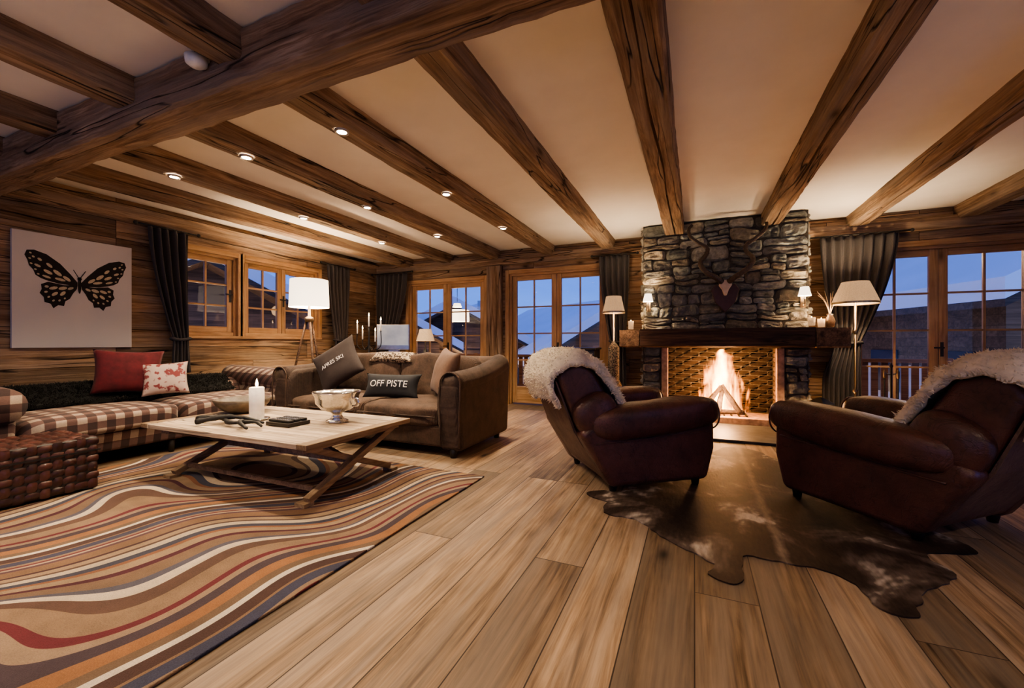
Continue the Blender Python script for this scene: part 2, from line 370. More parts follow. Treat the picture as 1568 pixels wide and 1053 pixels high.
def tube(name,pts,r,mat,parent=None,sub=5,seg=10,r1=None,prof=None):
    P=smoothpts(pts,sub) if sub>1 else [Vector(p) for p in pts]
    vs=[];fs=[]; n=len(P); up=None
    for i,p in enumerate(P):
        d=(P[min(i+1,n-1)]-P[max(i-1,0)]).normalized()
        if up is None: up=d.orthogonal().normalized()
        up=(up-d*up.dot(d)).normalized(); s=d.cross(up)
        t=i/(n-1); rr=r+(r1-r)*t if r1 is not None else r
        if prof: rr*=prof(t)
        for k in range(seg):
            a=2*math.pi*k/seg; vs.append(p+(up*math.cos(a)+s*math.sin(a))*rr)
    for i in range(n-1):
        for k in range(seg):
            a=i*seg+k;b=i*seg+(k+1)%seg; fs.append((a,b,b+seg,a+seg))
    fs.append(tuple(range(seg))); fs.append(tuple((n-1)*seg+k for k in range(seg)))
    return mesh(name,vs,fs,mat,parent,smooth=True)
def timber(name,axis,a0,a1,b0,b1,z0,z1,mat,parent=None,jit=.012,step=.10,crk=0.0):
    # hand hewn beam with chamfered irregular section; crk = depth of a drying check along the underside
    L=a1-a0; n=max(2,int(L/step)); vs=[];fs=[]
    cb=(b0+b1)/2; cz=(z0+z1)/2; hb=(b1-b0)/2; hz=(z1-z0)/2; ch=.018
    if crk: ring=[(-hb+ch,-hz),(-hb*.5,-hz),(-.008,-hz),(0,-hz+crk),(.008,-hz),(hb*.5,-hz),(hb-ch,-hz),(hb,-hz+ch),(hb,0),(hb,hz),(-hb,hz),(-hb,0),(-hb,-hz+ch)]
    else: ring=[(-hb+ch,-hz),(-hb*.4,-hz),(hb*.4,-hz),(hb-ch,-hz),(hb,-hz+ch),(hb,0),(hb,hz),(-hb,hz),(-hb,0),(-hb,-hz+ch)]
    m=len(ring); seed=b0*7+z0
    for i in range(n+1):
        a=a0+L*i/n
        cc=.028*noise.noise(Vector((a*.9,seed,2))); amt=max(0,min(1,.6+1.6*noise.noise(Vector((a*.7,seed,8)))))
        for k,(rb,rz) in enumerate(ring):
            nv=noise.noise_vector(Vector((a*.8+b0*7,rb*5+z0,rz*5+3.1)))*jit*1.2+noise.noise_vector(Vector((a*8,rb*13+b0,rz*13)))*jit*.7
            if crk and k in(2,3,4):
                nv=nv*.3; rb=rb*(.3+1.3*amt)+cc
                if k==3: rz=-hz+crk*amt
            b=cb+rb+nv.x; z=cz+rz+(nv.y if abs(rz-hz)>.001 else 0)
            vs.append((b,a,z) if axis=='y' else ((a,b,z) if axis=='x' else (b,z,a)))
    for i in range(n):
        for k in range(m):
            p=i*m+k;q=i*m+(k+1)%m; fs.append((p,q,q+m,p+m))
    fs.append(tuple(range(m))); fs.append(tuple(n*m+k for k in range(m)))
    return mesh(name,vs,fs,mat,parent)
def addcol(o,cols):
    a=o.data.color_attributes.new('Col','FLOAT_COLOR','POINT')
    flatc=[]
    for c in cols: flatc+=[c[0],c[1],c[2],1]
    a.data.foreach_set('color',flatc)
def split(u0,u1,v0,v1,mw,mh,out):
    w=u1-u0;h=v1-v0
    if h>mh*U(.8,1.6) and (h/mh>w/mw or w<mw*.7):
        t=U(.35,.65); split(u0,u1,v0,v0+h*t,mw,mh,out); split(u0,u1,v0+h*t,v1,mw,mh,out)
    elif w>mw*U(.7,1.5):
        t=U(.35,.65); split(u0,u0+w*t,v0,v1,mw,mh,out); split(u0+w*t,u1,v0,v1,mw,mh,out)
    else: out.append((u0,u1,v0,v1))
def patches(O,Uv,Vv,Nv,rects,depth,colf,VS,FS,CS,gap=.007,n=5,rough=.01,flatp=6,jit=.006,wav=0):
    O=Vector(O);Uv=Vector(Uv);Vv=Vector(Vv);Nv=Vector(Nv)
    for (u0,u1,v0,v1) in rects:
        k=len(VS); c=colf(); dd=depth*U(.6,1.25) if rough else depth
        sd=U(0,50); tx=U(-.3,.3)*rough*1.5; ty=U(-.3,.3)*rough*1.5
        cj=[(U(-jit,jit),U(-jit,jit)) for _ in range(4)]
        for j in range(n+1):
            for i in range(n+1):
                a=i/n;b=j/n; s=2*a-1;t=2*b-1
                e=(1-abs(s)**flatp)*(1-abs(t)**flatp); e=e**.5 if e>0 else 0
                ju=(1-a)*(1-b)*cj[0][0]+a*(1-b)*cj[1][0]+(1-a)*b*cj[2][0]+a*b*cj[3][0]
                jv=(1-a)*(1-b)*cj[0][1]+a*(1-b)*cj[1][1]+(1-a)*b*cj[2][1]+a*b*cj[3][1]
                nz=noise.noise(Vector((s*1.6+sd,t*1.6,sd)))
                cr=1-.12*(s*s*t*t)
                uu=(u0+u1)/2+s*cr*((u1-u0)/2-gap)+ju; vv=(v0+v1)/2+t*cr*((v1-v0)/2-gap)+jv
                if wav:
                    w1=noise.noise(Vector((uu*3.1+O.x*2+O.y,vv*4.3,1.7))); w2=noise.noise(Vector((uu*3.7+O.x,vv*3.9+O.y,8.1)))
                    uu=uu+wav*w1*.6; vv=vv+wav*w2
                VS.append(O+Uv*uu+Vv*vv+Nv*(dd*e+e*rough*nz*1.5+(tx*s+ty*t)*e)); CS.append(c)
        for j in range(n):
            for i in range(n):
                a=k+j*(n+1)+i; FS.append((a,a+1,a+n+2,a+n+1))
def walls(name,axis,b0,b1,a0,a1,z0,z1,ops,mat):
    L=[]
    def add(p0,p1,q0,q1):
        if p1-p0>1e-4 and q1-q0>1e-4:
            L.append((p0,p1,b0,b1,q0,q1) if axis=='x' else (b0,b1,p0,p1,q0,q1))
    cur=a0
    for (o0,o1,p0,p1) in sorted(ops):
        add(cur,o0,z0,z1); add(o0,o1,z0,p0); add(o0,o1,p1,z1); cur=o1
    add(cur,a1,z0,z1)
    return boxes(name,L,mat)
def light(name,typ,loc,e,col,parent=None,rad=.05,rot=(0,0,0),**k):
    l=bpy.data.lights.new(name,typ); l.energy=e; l.color=col
    if typ in('POINT','SPOT'): l.shadow_soft_size=rad
    for a,b in k.items(): setattr(l,a,b)
    o=bpy.data.objects.new(name,l); o.location=loc; o.rotation_euler=rot; return place(o,parent)
WARM=(1,.71,.43)
# ================================================================ ROOM
XL,YF,XR,YB,ZC=-6.14,6.9,4.7,-2.6,2.78
box('floor',XL-.2,XR+.2,YB-.2,YF+.2,-.1,0,m_floor)
box('ceiling',XL-.2,XR+.2,YB-.2,YF+.2,ZC,ZC+.1,m_ceil)
WL=[(3.2,4.02,1.2,2.36),(4.08,5.45,1.2,2.36)]
walls('wall_left','y',XL-.2,XL,YB-.2,YF+.2,0,ZC,WL,m_wallL)
FD=[(-5.3,-3.55,0,2.3),(-3.09,-1.31,0,2.36),(1.9,3.72,0,2.34)]
walls('wall_far','x',YF,YF+.2,XL,XR,0,ZC,FD,m_wallF)
walls('wall_right','y',XR,XR+.2,YB-.2,YF+.2,0,ZC,[(-.5,3.5,.5,2.4)],m_wallL)
walls('wall_back','x',YB-.2,YB,XL,XR,0,ZC,[(-5.6,-2.0,.1,2.5),(-1,2.6,.1,2.5)],m_wallF)  # openings added behind the camera to let blue sky light in
for i,(cx,w) in enumerate(((-5.27,.2),(-4.33,.2),(-3.34,.2),(-2.31,.2),(-1.29,.2),(-.26,.25),(.90,.21),(1.95,.2),(3.02,.2),(4.1,.2))):
    y1=YF-.005 if not(-.68<cx<1.31) else 6.29
    timber('ceiling_beam','y',YB+.01,y1,cx-w/2,cx+w/2,2.62,ZC,m_beamY,jit=.008,crk=.08 if cx in(-.26,.90,1.95) else 0)
timber('main_ceiling_beam','x',XL+.01,XR-.01,1.46,1.70,2.49,2.765,m_beamX,jit=.014)
timber('trim_1','y',YB+.02,YF-.02,XL+.003,XL+.10,2.52,2.70,m_beamY,jit=.006)
timber('trim_2','x',XL+.11,-.72,YF-.10,YF-.005,2.50,2.66,m_beamX,jit=.006)
timber('trim_3','x',1.34,XR-.02,YF-.10,YF-.005,2.50,2.66,m_beamX,jit=.006)
box('baseboard_left',XL+.001,XL+.03,YB+.05,YF-.15,0,.14,m_oakY)
boxes('baseboard_far',[(-3.54,-3.10,YF-.03,YF-.001,0,.14),(-1.30,-.70,YF-.03,YF-.001,0,.14),(1.33,1.89,YF-.03,YF-.001,0,.14),(3.75,XR-.02,YF-.03,YF-.001,0,.14)],m_oakX)
timber('trim_4','z',.0,2.49,-3.48,-3.18,YF-.12,YF-.032,m_beamZ,jit=.006)
def window(name,axis,b,a0,a1,z0,z1,leaves,cols,rows,door=False):
    mid=((a0+a1)/2,b,(z0+z1)/2) if axis=='x' else (b,(a0+a1)/2,(z0+z1)/2)
    e=ent(name,mid if not door else (mid[0],mid[1],0))
    mh=m_oakX if axis=='x' else m_oakY
    def B(nm,p0,p1,q0,q1,r0,r1,mt,bev=0):
        if axis=='x': return box(nm,p0,p1,q0,q1,r0,r1,mt,e,bev)
        return box(nm,q0,q1,p0,p1,r0,r1,mt,e,bev)
    s=1 if b>0 and axis=='x' else -1
    f=.055; y0,y1=sorted((b-s*.03,b+s*.09))
    B('frame_left',a0,a0+f,y0,y1,z0,z1,m_oakZ,.006); B('frame_right',a1-f,a1,y0,y1,z0,z1,m_oakZ,.006)
    B('frame_top',a0+f,a1-f,y0,y1,z1-f,z1,mh,.006)
    if not door: B('frame_bottom',a0+f,a1-f,y0,y1,z0,z0+f,mh,.006); B('sill',a0-.04,a1+.04,*sorted((b-s*.10,b-s*.001)),z0-.04,z0-.001,mh,.006)
    k0,k1=sorted((b-s*.085,b-s*.031)); cw=.05
    B('casing_left',a0-cw,a0+.02,k0,k1,z0,z1+cw,m_oakZ,.005); B('casing_right',a1-.02,a1+cw,k0,k1,z0,z1+cw,m_oakZ,.005); B('casing_top',a0+.02,a1-.02,k0,k1,z1-.02,z1+cw,mh,.005)
    W=(a1-a0-2*f)/leaves; st=.085 if door else .07; br=.30 if door else .08
    zb=z0+(0.02 if door else f)
    for l in range(leaves):
        u0=a0+f+l*W+.004; u1=u0+W-.008; q0,q1=sorted((b+s*.0,b+s*.055))
        B('leaf%d_stile_a'%l,u0,u0+st,q0,q1,zb,z1-f,m_oakZ,.006); B('leaf%d_stile_b'%l,u1-st,u1,q0,q1,zb,z1-f,m_oakZ,.006)
        B('leaf%d_top_rail'%l,u0+st,u1-st,q0,q1,z1-f-st,z1-f,mh,.006); B('leaf%d_bottom_rail'%l,u0+st,u1-st,q0,q1,zb,zb+br,mh,.006)
        g0,g1=u0+st,u1-st; h0,h1=zb+br,z1-f-st
        m0,m1=sorted((b+s*.012,b+s*.042))
        for c in range(1,cols):
            x=g0+(g1-g0)*c/cols; B('leaf%d_muntin_v%d'%(l,c),x-.012,x+.012,m0,m1,h0,h1,m_oakZ)
        for r in range(1,rows):
            z=h0+(h1-h0)*r/rows; B('leaf%d_muntin_h%d'%(l,r),g0,g1,m0+.001,m1-.001,z-.012,z+.012,mh)
        p0,p1=sorted((b+s*.024,b+s*.030)); B('leaf%d_glass'%l,g0,g1,p0,p1,h0,h1,m_glass)
    hz=(z0+z1)/2 if not door else 1.02
    hx=a0+f+W+.03 if leaves>1 else a1-f-.03
    B('handle_plate',hx-.015,hx+.015,*sorted((b-s*.008,b)),hz-.09,hz+.09,m_black)
    B('handle_lever',hx-.09,hx+.01,*sorted((b-s*.05,b-s*.035)),hz+.01,hz+.03,m_black,.004); B('handle_neck',hx-.008,hx+.008,*sorted((b-s*.05,b)),hz+.01,hz+.03,m_black)
    return e
window('window_1','y',XL-.06,3.2,4.02,1.2,2.36,1,2,3)
window('window_2','y',XL-.06,4.08,5.45,1.2,2.36,2,2,3)
window('door_1','x',YF+.06,-5.3,-3.55,0,2.3,2,2,4,True)
window('door_2','x',YF+.06,-3.09,-1.31,0,2.36,2,2,4,True)
window('door_3','x',YF+.06,1.9,3.72,0,2.34,2,2,4,True)
window('fill_window_a','x',YB-.10,-5.6,-2.0,.1,2.5,3,1,1); window('fill_window_b','x',YB-.10,-1,2.6,.1,2.5,3,1,1)  # unseen windows, added for blue fill on the near ceiling
# ---------------------------------------------------------------- chimney
ch=ent('stone_fireplace',(.31,6.6,0))
CX0,CX1,CY=-.68,1.31,6.30
boxes('mortar_core',[(CX0,-.40,CY,YF-.005,0,1.04),(1.02,CX1,CY,YF-.005,0,1.04),(CX0,CX1,CY,YF-.005,1.04,ZC-.005),(-.40,1.02,6.82,YF-.005,0,1.04)],m_mortar,ch)
VS=[];FS=[];CS=[]
def stonecol():
    g=U(.13,.34); w=U(0,1)
    if w<.22: return (g*1.15,g*1.0,g*.76)
    if w<.5: return (g*.90,g*.94,g*.84)
    return (g*1.0,g*.96,g*.84)
def area(O,Uv,Vv,Nv,u0,u1,v0,v1,d=.035,mw=.40,mh=.15):
    out=[]; split(u0,u1,v0,v1,mw,mh,out); patches(O,Uv,Vv,Nv,out,d,stonecol,VS,FS,CS,rough=.02,flatp=9,n=9,gap=.004,jit=.014,wav=.04)
area((0,CY,0),(1,0,0),(0,0,1),(0,-1,0),CX0,CX1,1.26,ZC-.02)
area((0,CY,0),(1,0,0),(0,0,1),(0,-1,0),CX0,-.44,.03,1.05,mw=.26)
area((0,CY,0),(1,0,0),(0,0,1),(0,-1,0),1.06,CX1,.03,1.05,mw=.26)
area((CX0,0,0),(0,1,0),(0,0,1),(-1,0,0),CY,YF-.03,.03,ZC-.03)
area((CX1,0,0),(0,1,0),(0,0,1),(1,0,0),CY,YF-.03,.03,ZC-.03)
o=mesh('stones',VS,FS,m_stone,ch,smooth=False,recalc=False); addcol(o,CS)
VS=[];FS=[];CS=[]
def brick(u0,u1,v0,v1,O,Uv,Vv,Nv,br=1.0):
    r=[];j=0;v=v0
    while v<v1-.01:
        u=u0-(.11 if j%2 else 0)
        while u<u1-.01:
            r.append((max(u,u0),min(u+.22,u1),v,min(v+.065,v1))); u+=.22
        v+=.065;j+=1
    r=[q for q in r if q[1]-q[0]>.03]
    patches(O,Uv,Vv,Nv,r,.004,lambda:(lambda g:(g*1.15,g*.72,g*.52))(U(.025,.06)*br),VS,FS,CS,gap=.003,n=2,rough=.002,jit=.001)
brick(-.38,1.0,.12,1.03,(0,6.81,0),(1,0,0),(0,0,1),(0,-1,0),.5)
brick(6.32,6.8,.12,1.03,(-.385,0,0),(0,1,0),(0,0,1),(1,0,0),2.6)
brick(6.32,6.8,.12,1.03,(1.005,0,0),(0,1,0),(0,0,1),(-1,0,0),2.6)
o=mesh('firebox_bricks',VS,FS,m_brickv,ch,recalc=False); addcol(o,CS)
box('firebox_back',-.40,1.02,6.81,6.82,0,1.04,m_mortar,ch)
m_sand=flat('sandstone_jamb',(.42,.27,.19),.85,nscale=18,var=.35,bmp=.5)
box('jamb_left',-.43,-.345,6.265,6.36,.0,1.035,m_sand,ch,.01); box('jamb_right',.965,1.05,6.265,6.36,.0,1.035,m_sand,ch,.01)
box('firebox_floor',-.40,1.02,6.24,6.81,.0,.11,m_sand,ch,.01)
box('hearth_slab',-.55,1.2,5.2,6.235,.0,.03,m_slate,ch,.008)
timber('mantel_beam','x',-.69,1.32,6.00,6.285,1.045,1.29,m_mantel,ch,jit=.010)
m_mend=wood('mantel_end_wood',(.045,.026,.018),(.15,.09,.058),(.25,.16,.10),axis='Y',rough=.7,bmp=.8,bd=.02)
timber('mantel_end_left','x',-.97,-.70,6.0,YF-.02,1.04,1.28,m_mend,ch,jit=.006)
timber('mantel_end_right','x',1.33,1.66,6.0,YF-.02,1.04,1.28,m_mend,ch,jit=.006)
fr=ent('log_fire',(.33,6.52,.12))
logs=[((.10,6.40,.15),(.34,6.46,.50)),((.57,6.40,.15),(.34,6.47,.52)),((.20,6.66,.15),(.38,6.54,.50)),((.50,6.66,.15),(.34,6.53,.48)),((.05,6.42,.15),(.62,6.43,.16)),((.30,6.34,.15),(.35,6.46,.44))]
for i,(a,b) in enumerate(logs): tube('log_%d'%i,[a,tuple((Vector(a)+Vector(b))/2+Vector((U(-.01,.01),0,0))),b],.038,m_char,fr,sub=4,r1=.030,prof=lambda t:1+.08*math.sin(t*40))
boxes('fire_grate',[(.0+i*.09,.02+i*.09,6.36,6.68,.112,.125) for i in range(8)],m_black,fr)
box('flames',-.02,.70,6.40,6.66,.16,1.02,m_flame,fr)
light('fire_light','POINT',(.33,6.44,.62),22,(1,.50,.20),fr,rad=.14)
light('fire_light_low','POINT',(.33,6.26,.34),26,(1,.50,.22),fr,rad=.1)
tr=ent('mounted_horns',(.37,6.24,1.75))
prism('plaque',[(.25,1.88),(.37,1.85),(.49,1.88),(.54,1.80),(.49,1.64),(.37,1.50),(.25,1.64),(.20,1.80)],'y',6.185,6.235,m_plaque,tr,.012)
prism('skull',[(.31,1.93),(.43,1.93),(.45,1.86),(.41,1.80),(.385,1.72),(.355,1.72),(.33,1.80),(.29,1.86)],'y',6.13,6.184,m_bone,tr,.02)
tube('horn_left',[(.33,6.15,1.90),(.25,6.10,1.96),(.12,6.07,2.05),(.07,6.08,2.17),(.14,6.12,2.27),(.15,6.13,2.36),(.05,6.10,2.43),(-.05,6.08,2.52),(-.07,6.12,2.63),(-.03,6.14,2.69)],.038,m_horn,tr,r1=.018,prof=lambda t:1+.10*math.sin(t*110))
tube('horn_right',[(.41,6.15,1.90),(.49,6.10,1.96),(.62,6.07,2.05),(.68,6.08,2.17),(.61,6.12,2.27),(.61,6.13,2.36),(.71,6.10,2.43),(.81,6.08,2.52),(.83,6.12,2.63),(.79,6.14,2.69)],.038,m_horn,tr,r1=.018,prof=lambda t:1+.10*math.sin(t*110))
# ---------------------------------------------------------------- curtains
def curtain(name,p0,p1,zt,zb,nf,nrm,tie=None,amp=.045,rodext=.12):
    p0=Vector((p0[0],p0[1],0));p1=Vector((p1[0],p1[1],0)); D=p1-p0; nv=Vector((nrm[0],nrm[1],0))
    e=ent(name,tuple((p0+p1)/2))
    ns=nf*10; ntt=36; vs=[];fs=[]
    for j in range(ntt+1):
        t=j/ntt; z=zt+(zb-zt)*t
        w=1;c=.5
        if tie:
            tz,tw,tc,bw,bc=tie
            if z>tz:
                q=(zt-z)/(zt-tz); q=q**1.6; w=1+(tw-1)*q; c=.5+(tc-.5)*q
            else:
                q=min(1,(tz-z)/.5); q=q*q*(3-2*q); w=tw+(bw-tw)*q; c=tc+(bc-tc)*q
        for i in range(ns+1):
            s=i/ns; a=amp*(.6+.4*w)*math.sin(2*math.pi*nf*s+.5*math.sin(3*t+s*4))*(1 if t>.02 else .7)+.012*noise.noise(Vector((s*9,t*5,zt)))
            p=p0+D*(c+(s-.5)*w)+nv*(a); vs.append((p.x,p.y,z))
    for j in range(ntt):
        for i in range(ns):
            a=j*(ns+1)+i; fs.append((a,a+1,a+ns+2,a+ns+1))
    o=mesh('drape',vs,fs,m_curtain,e,smooth=True); sm=o.modifiers.new('solid','SOLIDIFY'); sm.thickness=.004
    d=D.normalized(); a=p0-d*rodext; b=p1+d*rodext
    rz=zt+.015
    tube('rod',[(a.x,a.y,rz),(b.x,b.y,rz)],.011,m_black,e,sub=1)
    for k,q in enumerate((a,b)): sq('finial_%d'%k,(q.x,q.y,rz),(.022,.022,.022),m_black,e,n=2,seg=4)
    for k in range(nf+1):
        q=p0+D*(k/nf); lathe('ring_%d'%k,[(.016,-.004),(.02,0),(.016,.004)],m_black,e,(q.x,q.y,rz),12)
    if tie:
        tz,tw,tc,bw,bc=tie; c=p0+D*tc; hw=D.length*tw*.5+.012
        pts=[(c+d*hw*math.cos(x)+nv*(amp*.9+.02)*math.sin(x)) for x in [k*math.pi/8 for k in range(17)]]
        tube('tieback',[(q.x,q.y,tz+.01*math.sin(i)) for i,q in enumerate(pts)],.018,m_curtain,e,sub=2)
    return e
curtain('curtain',(-6.00,2.84),(-6.00,3.28),2.50,.72,5,(1,0),(1.15,.42,.80,.5,.8))
curtain('curtain',(-6.00,5.50),(-6.00,6.05),2.50,.72,6,(1,0),(1.15,.55,.6,.6,.6))
curtain('curtain',(-5.93,6.70),(-5.18,6.70),2.48,.03,7,(0,-1),(1.15,.5,.28,.6,.3))
curtain('curtain',(-1.40,6.70),(-.93,6.70),2.48,.03,5,(0,-1),(1.12,.5,.62,.6,.6))
curtain('curtain',(1.52,6.70),(2.34,6.70),2.48,.03,8,(0,-1),(1.10,.34,.36,.5,.28))
# ---------------------------------------------------------------- butterfly picture
pc=ent('butterfly_canvas',(XL+.03,2.25,1.63))
box('canvas',XL+.004,XL+.04,1.78,2.73,1.05,2.22,m_canvas,pc,.004)
cy,cz=2.27,1.73
fw=[(.015,.02),(.07,.10),(.15,.20),(.25,.28),(.34,.31),(.39,.30),(.405,.25),(.385,.20),(.375,.15),(.345,.11),(.33,.06),(.29,.03),(.24,.01),(.16,-.01),(.015,-.02)]
hw_=[(.015,-.01),(.12,-.02),(.24,.0),(.29,-.03),(.285,-.08),(.30,-.12),(.27,-.16),(.265,-.21),(.22,-.225),(.20,-.27),(.165,-.235),(.12,-.24),(.11,-.19),(.075,-.16),(.05,-.10),(.02,-.05)]
V=[];F=[];V2=[];F2=[]
def addp(Vl,Fl,pts,x):
    n=len(pts); v=[(x,cy+p[0],cz+p[1]) for p in pts]+[(x+.0015,cy+p[0],cz+p[1]) for p in pts]
    f=[tuple(range(n)),tuple(range(2*n-1,n-1,-1))]+[(i,(i+1)%n,n+(i+1)%n,n+i) for i in range(n)]
    k=len(Vl); Vl+=v; Fl+=[tuple(i+k for i in q) for q in f]
def ell(c,a,b,rot,n=10): 
    return [(c[0]+a*math.cos(t)*math.cos(rot)-b*math.sin(t)*math.sin(rot),c[1]+a*math.cos(t)*math.sin(rot)+b*math.sin(t)*math.cos(rot)) for t in [2*math.pi*k/n for k in range(n)]]
cells=[((.10,.05),.045,.018,.7),((.17,.10),.05,.02,.75),((.15,.035),.05,.016,.25),((.23,.17),.035,.016,.8),((.24,.10),.045,.018,.55),((.25,.05),.04,.013,.35),((.30,.22),.022,.014,.7),((.315,.155),.03,.014,.5),((.345,.24),.014,.01,.7),((.365,.275),.012,.008,.6),((.37,.22),.012,.009,.4),((.36,.17),.012,.009,.4),((.33,.115),.012,.009,.4),((.31,.07),.012,.009,.4),
 ((.07,-.05),.03,.015,-.5),((.13,-.055),.04,.020,-.3),((.13,-.11),.035,.018,-.9),((.20,-.06),.04,.018,-.35),((.19,-.12),.035,.017,-.75),((.25,-.05),.018,.015,0),((.255,-.105),.016,.012,-.4),((.235,-.155),.014,.010,-.7),((.20,-.19),.014,.010,-.9),((.155,-.185),.014,.010,-1.2),((.115,-.16),.012,.009,-1.2)]
for s in (1,-1):
    addp(V,F,[(s*p[0],p[1]) for p in fw],XL+.0405); addp(V,F,[(s*p[0],p[1]) for p in hw_],XL+.0405)
    for c,a,b,r in cells:
        addp(V2,F2,[(s*p[0],p[1]) for p in ell(c,a*.85,b*.85,r)],XL+.0425)
addp(V,F,ell((0,-.01),.014,.09,0,14),XL+.0445); addp(V,F,ell((0,.06),.018,.02,0,12),XL+.0445)
for s in (1,-1): addp(V,F,[(s*.003,.07),(s*.045,.15),(s*.052,.155),(s*.05,.145),(s*.008,.065)],XL+.0445)
mesh('butterfly_wings',V,F,m_ink,pc); mesh('wing_markings',V2,F2,m_cream,pc)
# ---------------------------------------------------------------- rugs
box('striped_area_rug',-4.72,-1.58,-.7,3.05,.001,.014,m_rug,None,.004)
out=[(.10,2.30),(.06,2.19),(.13,2.14),(.20,2.18),(.215,2.32),(.25,2.46),(.43,2.45),(.59,2.44),(.667,2.36),(.69,2.22),(.74,2.17),(.82,2.18),(.86,2.28),(.92,2.40),(1.0,2.48),(1.13,2.65),(1.10,2.78),(1.14,2.88),(1.30,2.93),(1.36,3.02),(1.28,3.2),(1.18,3.5),(1.24,4.0),(1.42,4.4),(1.34,4.62),(1.15,4.68),(.95,4.55),(.7,4.62),(.55,4.90),(.3,4.92),(.15,4.62),(-.05,4.6),(-.3,4.7),(-.5,4.6),(-.55,4.45),(-.4,4.1),(-.48,3.6),(-.46,3.2),(-.62,3.12),(-.72,3.02),(-.66,2.95),(-.55,2.90),(-.56,2.80),(-.50,2.68),(-.40,2.70),(-.29,2.64),(-.145,2.48),(.02,2.36)]
sp=smoothpts([(a,b,0) for a,b in out]+[(out[0][0],out[0][1],0)],5)[:-1]
sp=[(p.x+.018*noise.noise(Vector((p.x*14,p.y*14,0))),p.y+.018*noise.noise(Vector((p.x*14,p.y*14,9)))) for p in sp]
prism('cowhide_rug',sp,'z',.001,.008,m_hide,None)
# ---------------------------------------------------------------- tufts
def tufts(name,pts,mat,parent,L=.035,r=.006,count=3,spread=.75,jit=.012):
    VS=[];FS=[]
    for p,n in pts:
        for _ in range(count):
            q=Vector(p)+Vector((U(-jit,jit),U(-jit,jit),U(-jit,jit)*.6))
            d=(Vector(n)+Vector((U(-1,1),U(-1,1),U(-1,1)))*spread).normalized()
            s=d.orthogonal().normalized(); t=d.cross(s); k=len(VS); l=L*U(.6,1.3)
            for a in range(3):
                an=a*2.094; VS.append(q+(s*math.cos(an)+t*math.sin(an))*r)
            mid=q+d*l*.55
            bend=Vector((U(-1,1),U(-1,1),U(-1,.3)))*l*.3
            for a in range(3):
                an=a*2.094; VS.append(mid+(s*math.cos(an)+t*math.sin(an))*r*.8)
            VS.append(q+d*l+bend)
            for a in range(3):
                b=(a+1)%3; FS.append((k+a,k+b,k+3+b,k+3+a)); FS.append((k+3+a,k+3+b,k+6))
    return mesh(name,VS,FS,mat,parent,smooth=True,recalc=False)
def sheepskin(parent,path,hw,skew=0,lift=.04):
    P=smoothpts([(x,0,z) for x,z in path],10); n=len(P); m=30; vs=[];fs=[];tp=[]
    for i,p in enumerate(P):
        d=(P[min(i+1,n-1)]-P[max(i-1,0)]).normalized(); nr=Vector((d.z,0,-d.x))*-1; t=i/(n-1)
        w=hw*(.84+.16*math.sin(math.pi*t))*(1+.16*noise.noise(Vector((t*6,1,hw))))
        for k in range(m+1):
            s=-1+2*k/m; wr=w*(1+.10*noise.noise(Vector((t*9,s,3))))
            droop=-.30*max(0,abs(s)-.78)
            q=p+Vector((0,s*wr+skew*t*t,droop))+nr*(lift*(1-.7*abs(s)**4)+.016*noise.noise(Vector((t*16,s*7,0)))+.007*noise.noise(Vector((t*45,s*20,0))))
            vs.append(q)
            tp.append((q,(nr+Vector((0,s*.6,0))).normalized()))
    for i in range(n-1):
        for k in range(m):
            a=i*(m+1)+k; fs.append((a,a+1,a+m+2,a+m+1))
    o=mesh('sheepskin_base',vs,fs,m_sheep,parent,smooth=True); sm=o.modifiers.new('s','SOLIDIFY'); sm.thickness=.04; sm.offset=0
    tufts('sheepskin_wool',tp,m_sheep,parent,.026,.0055,8,.9,.014)
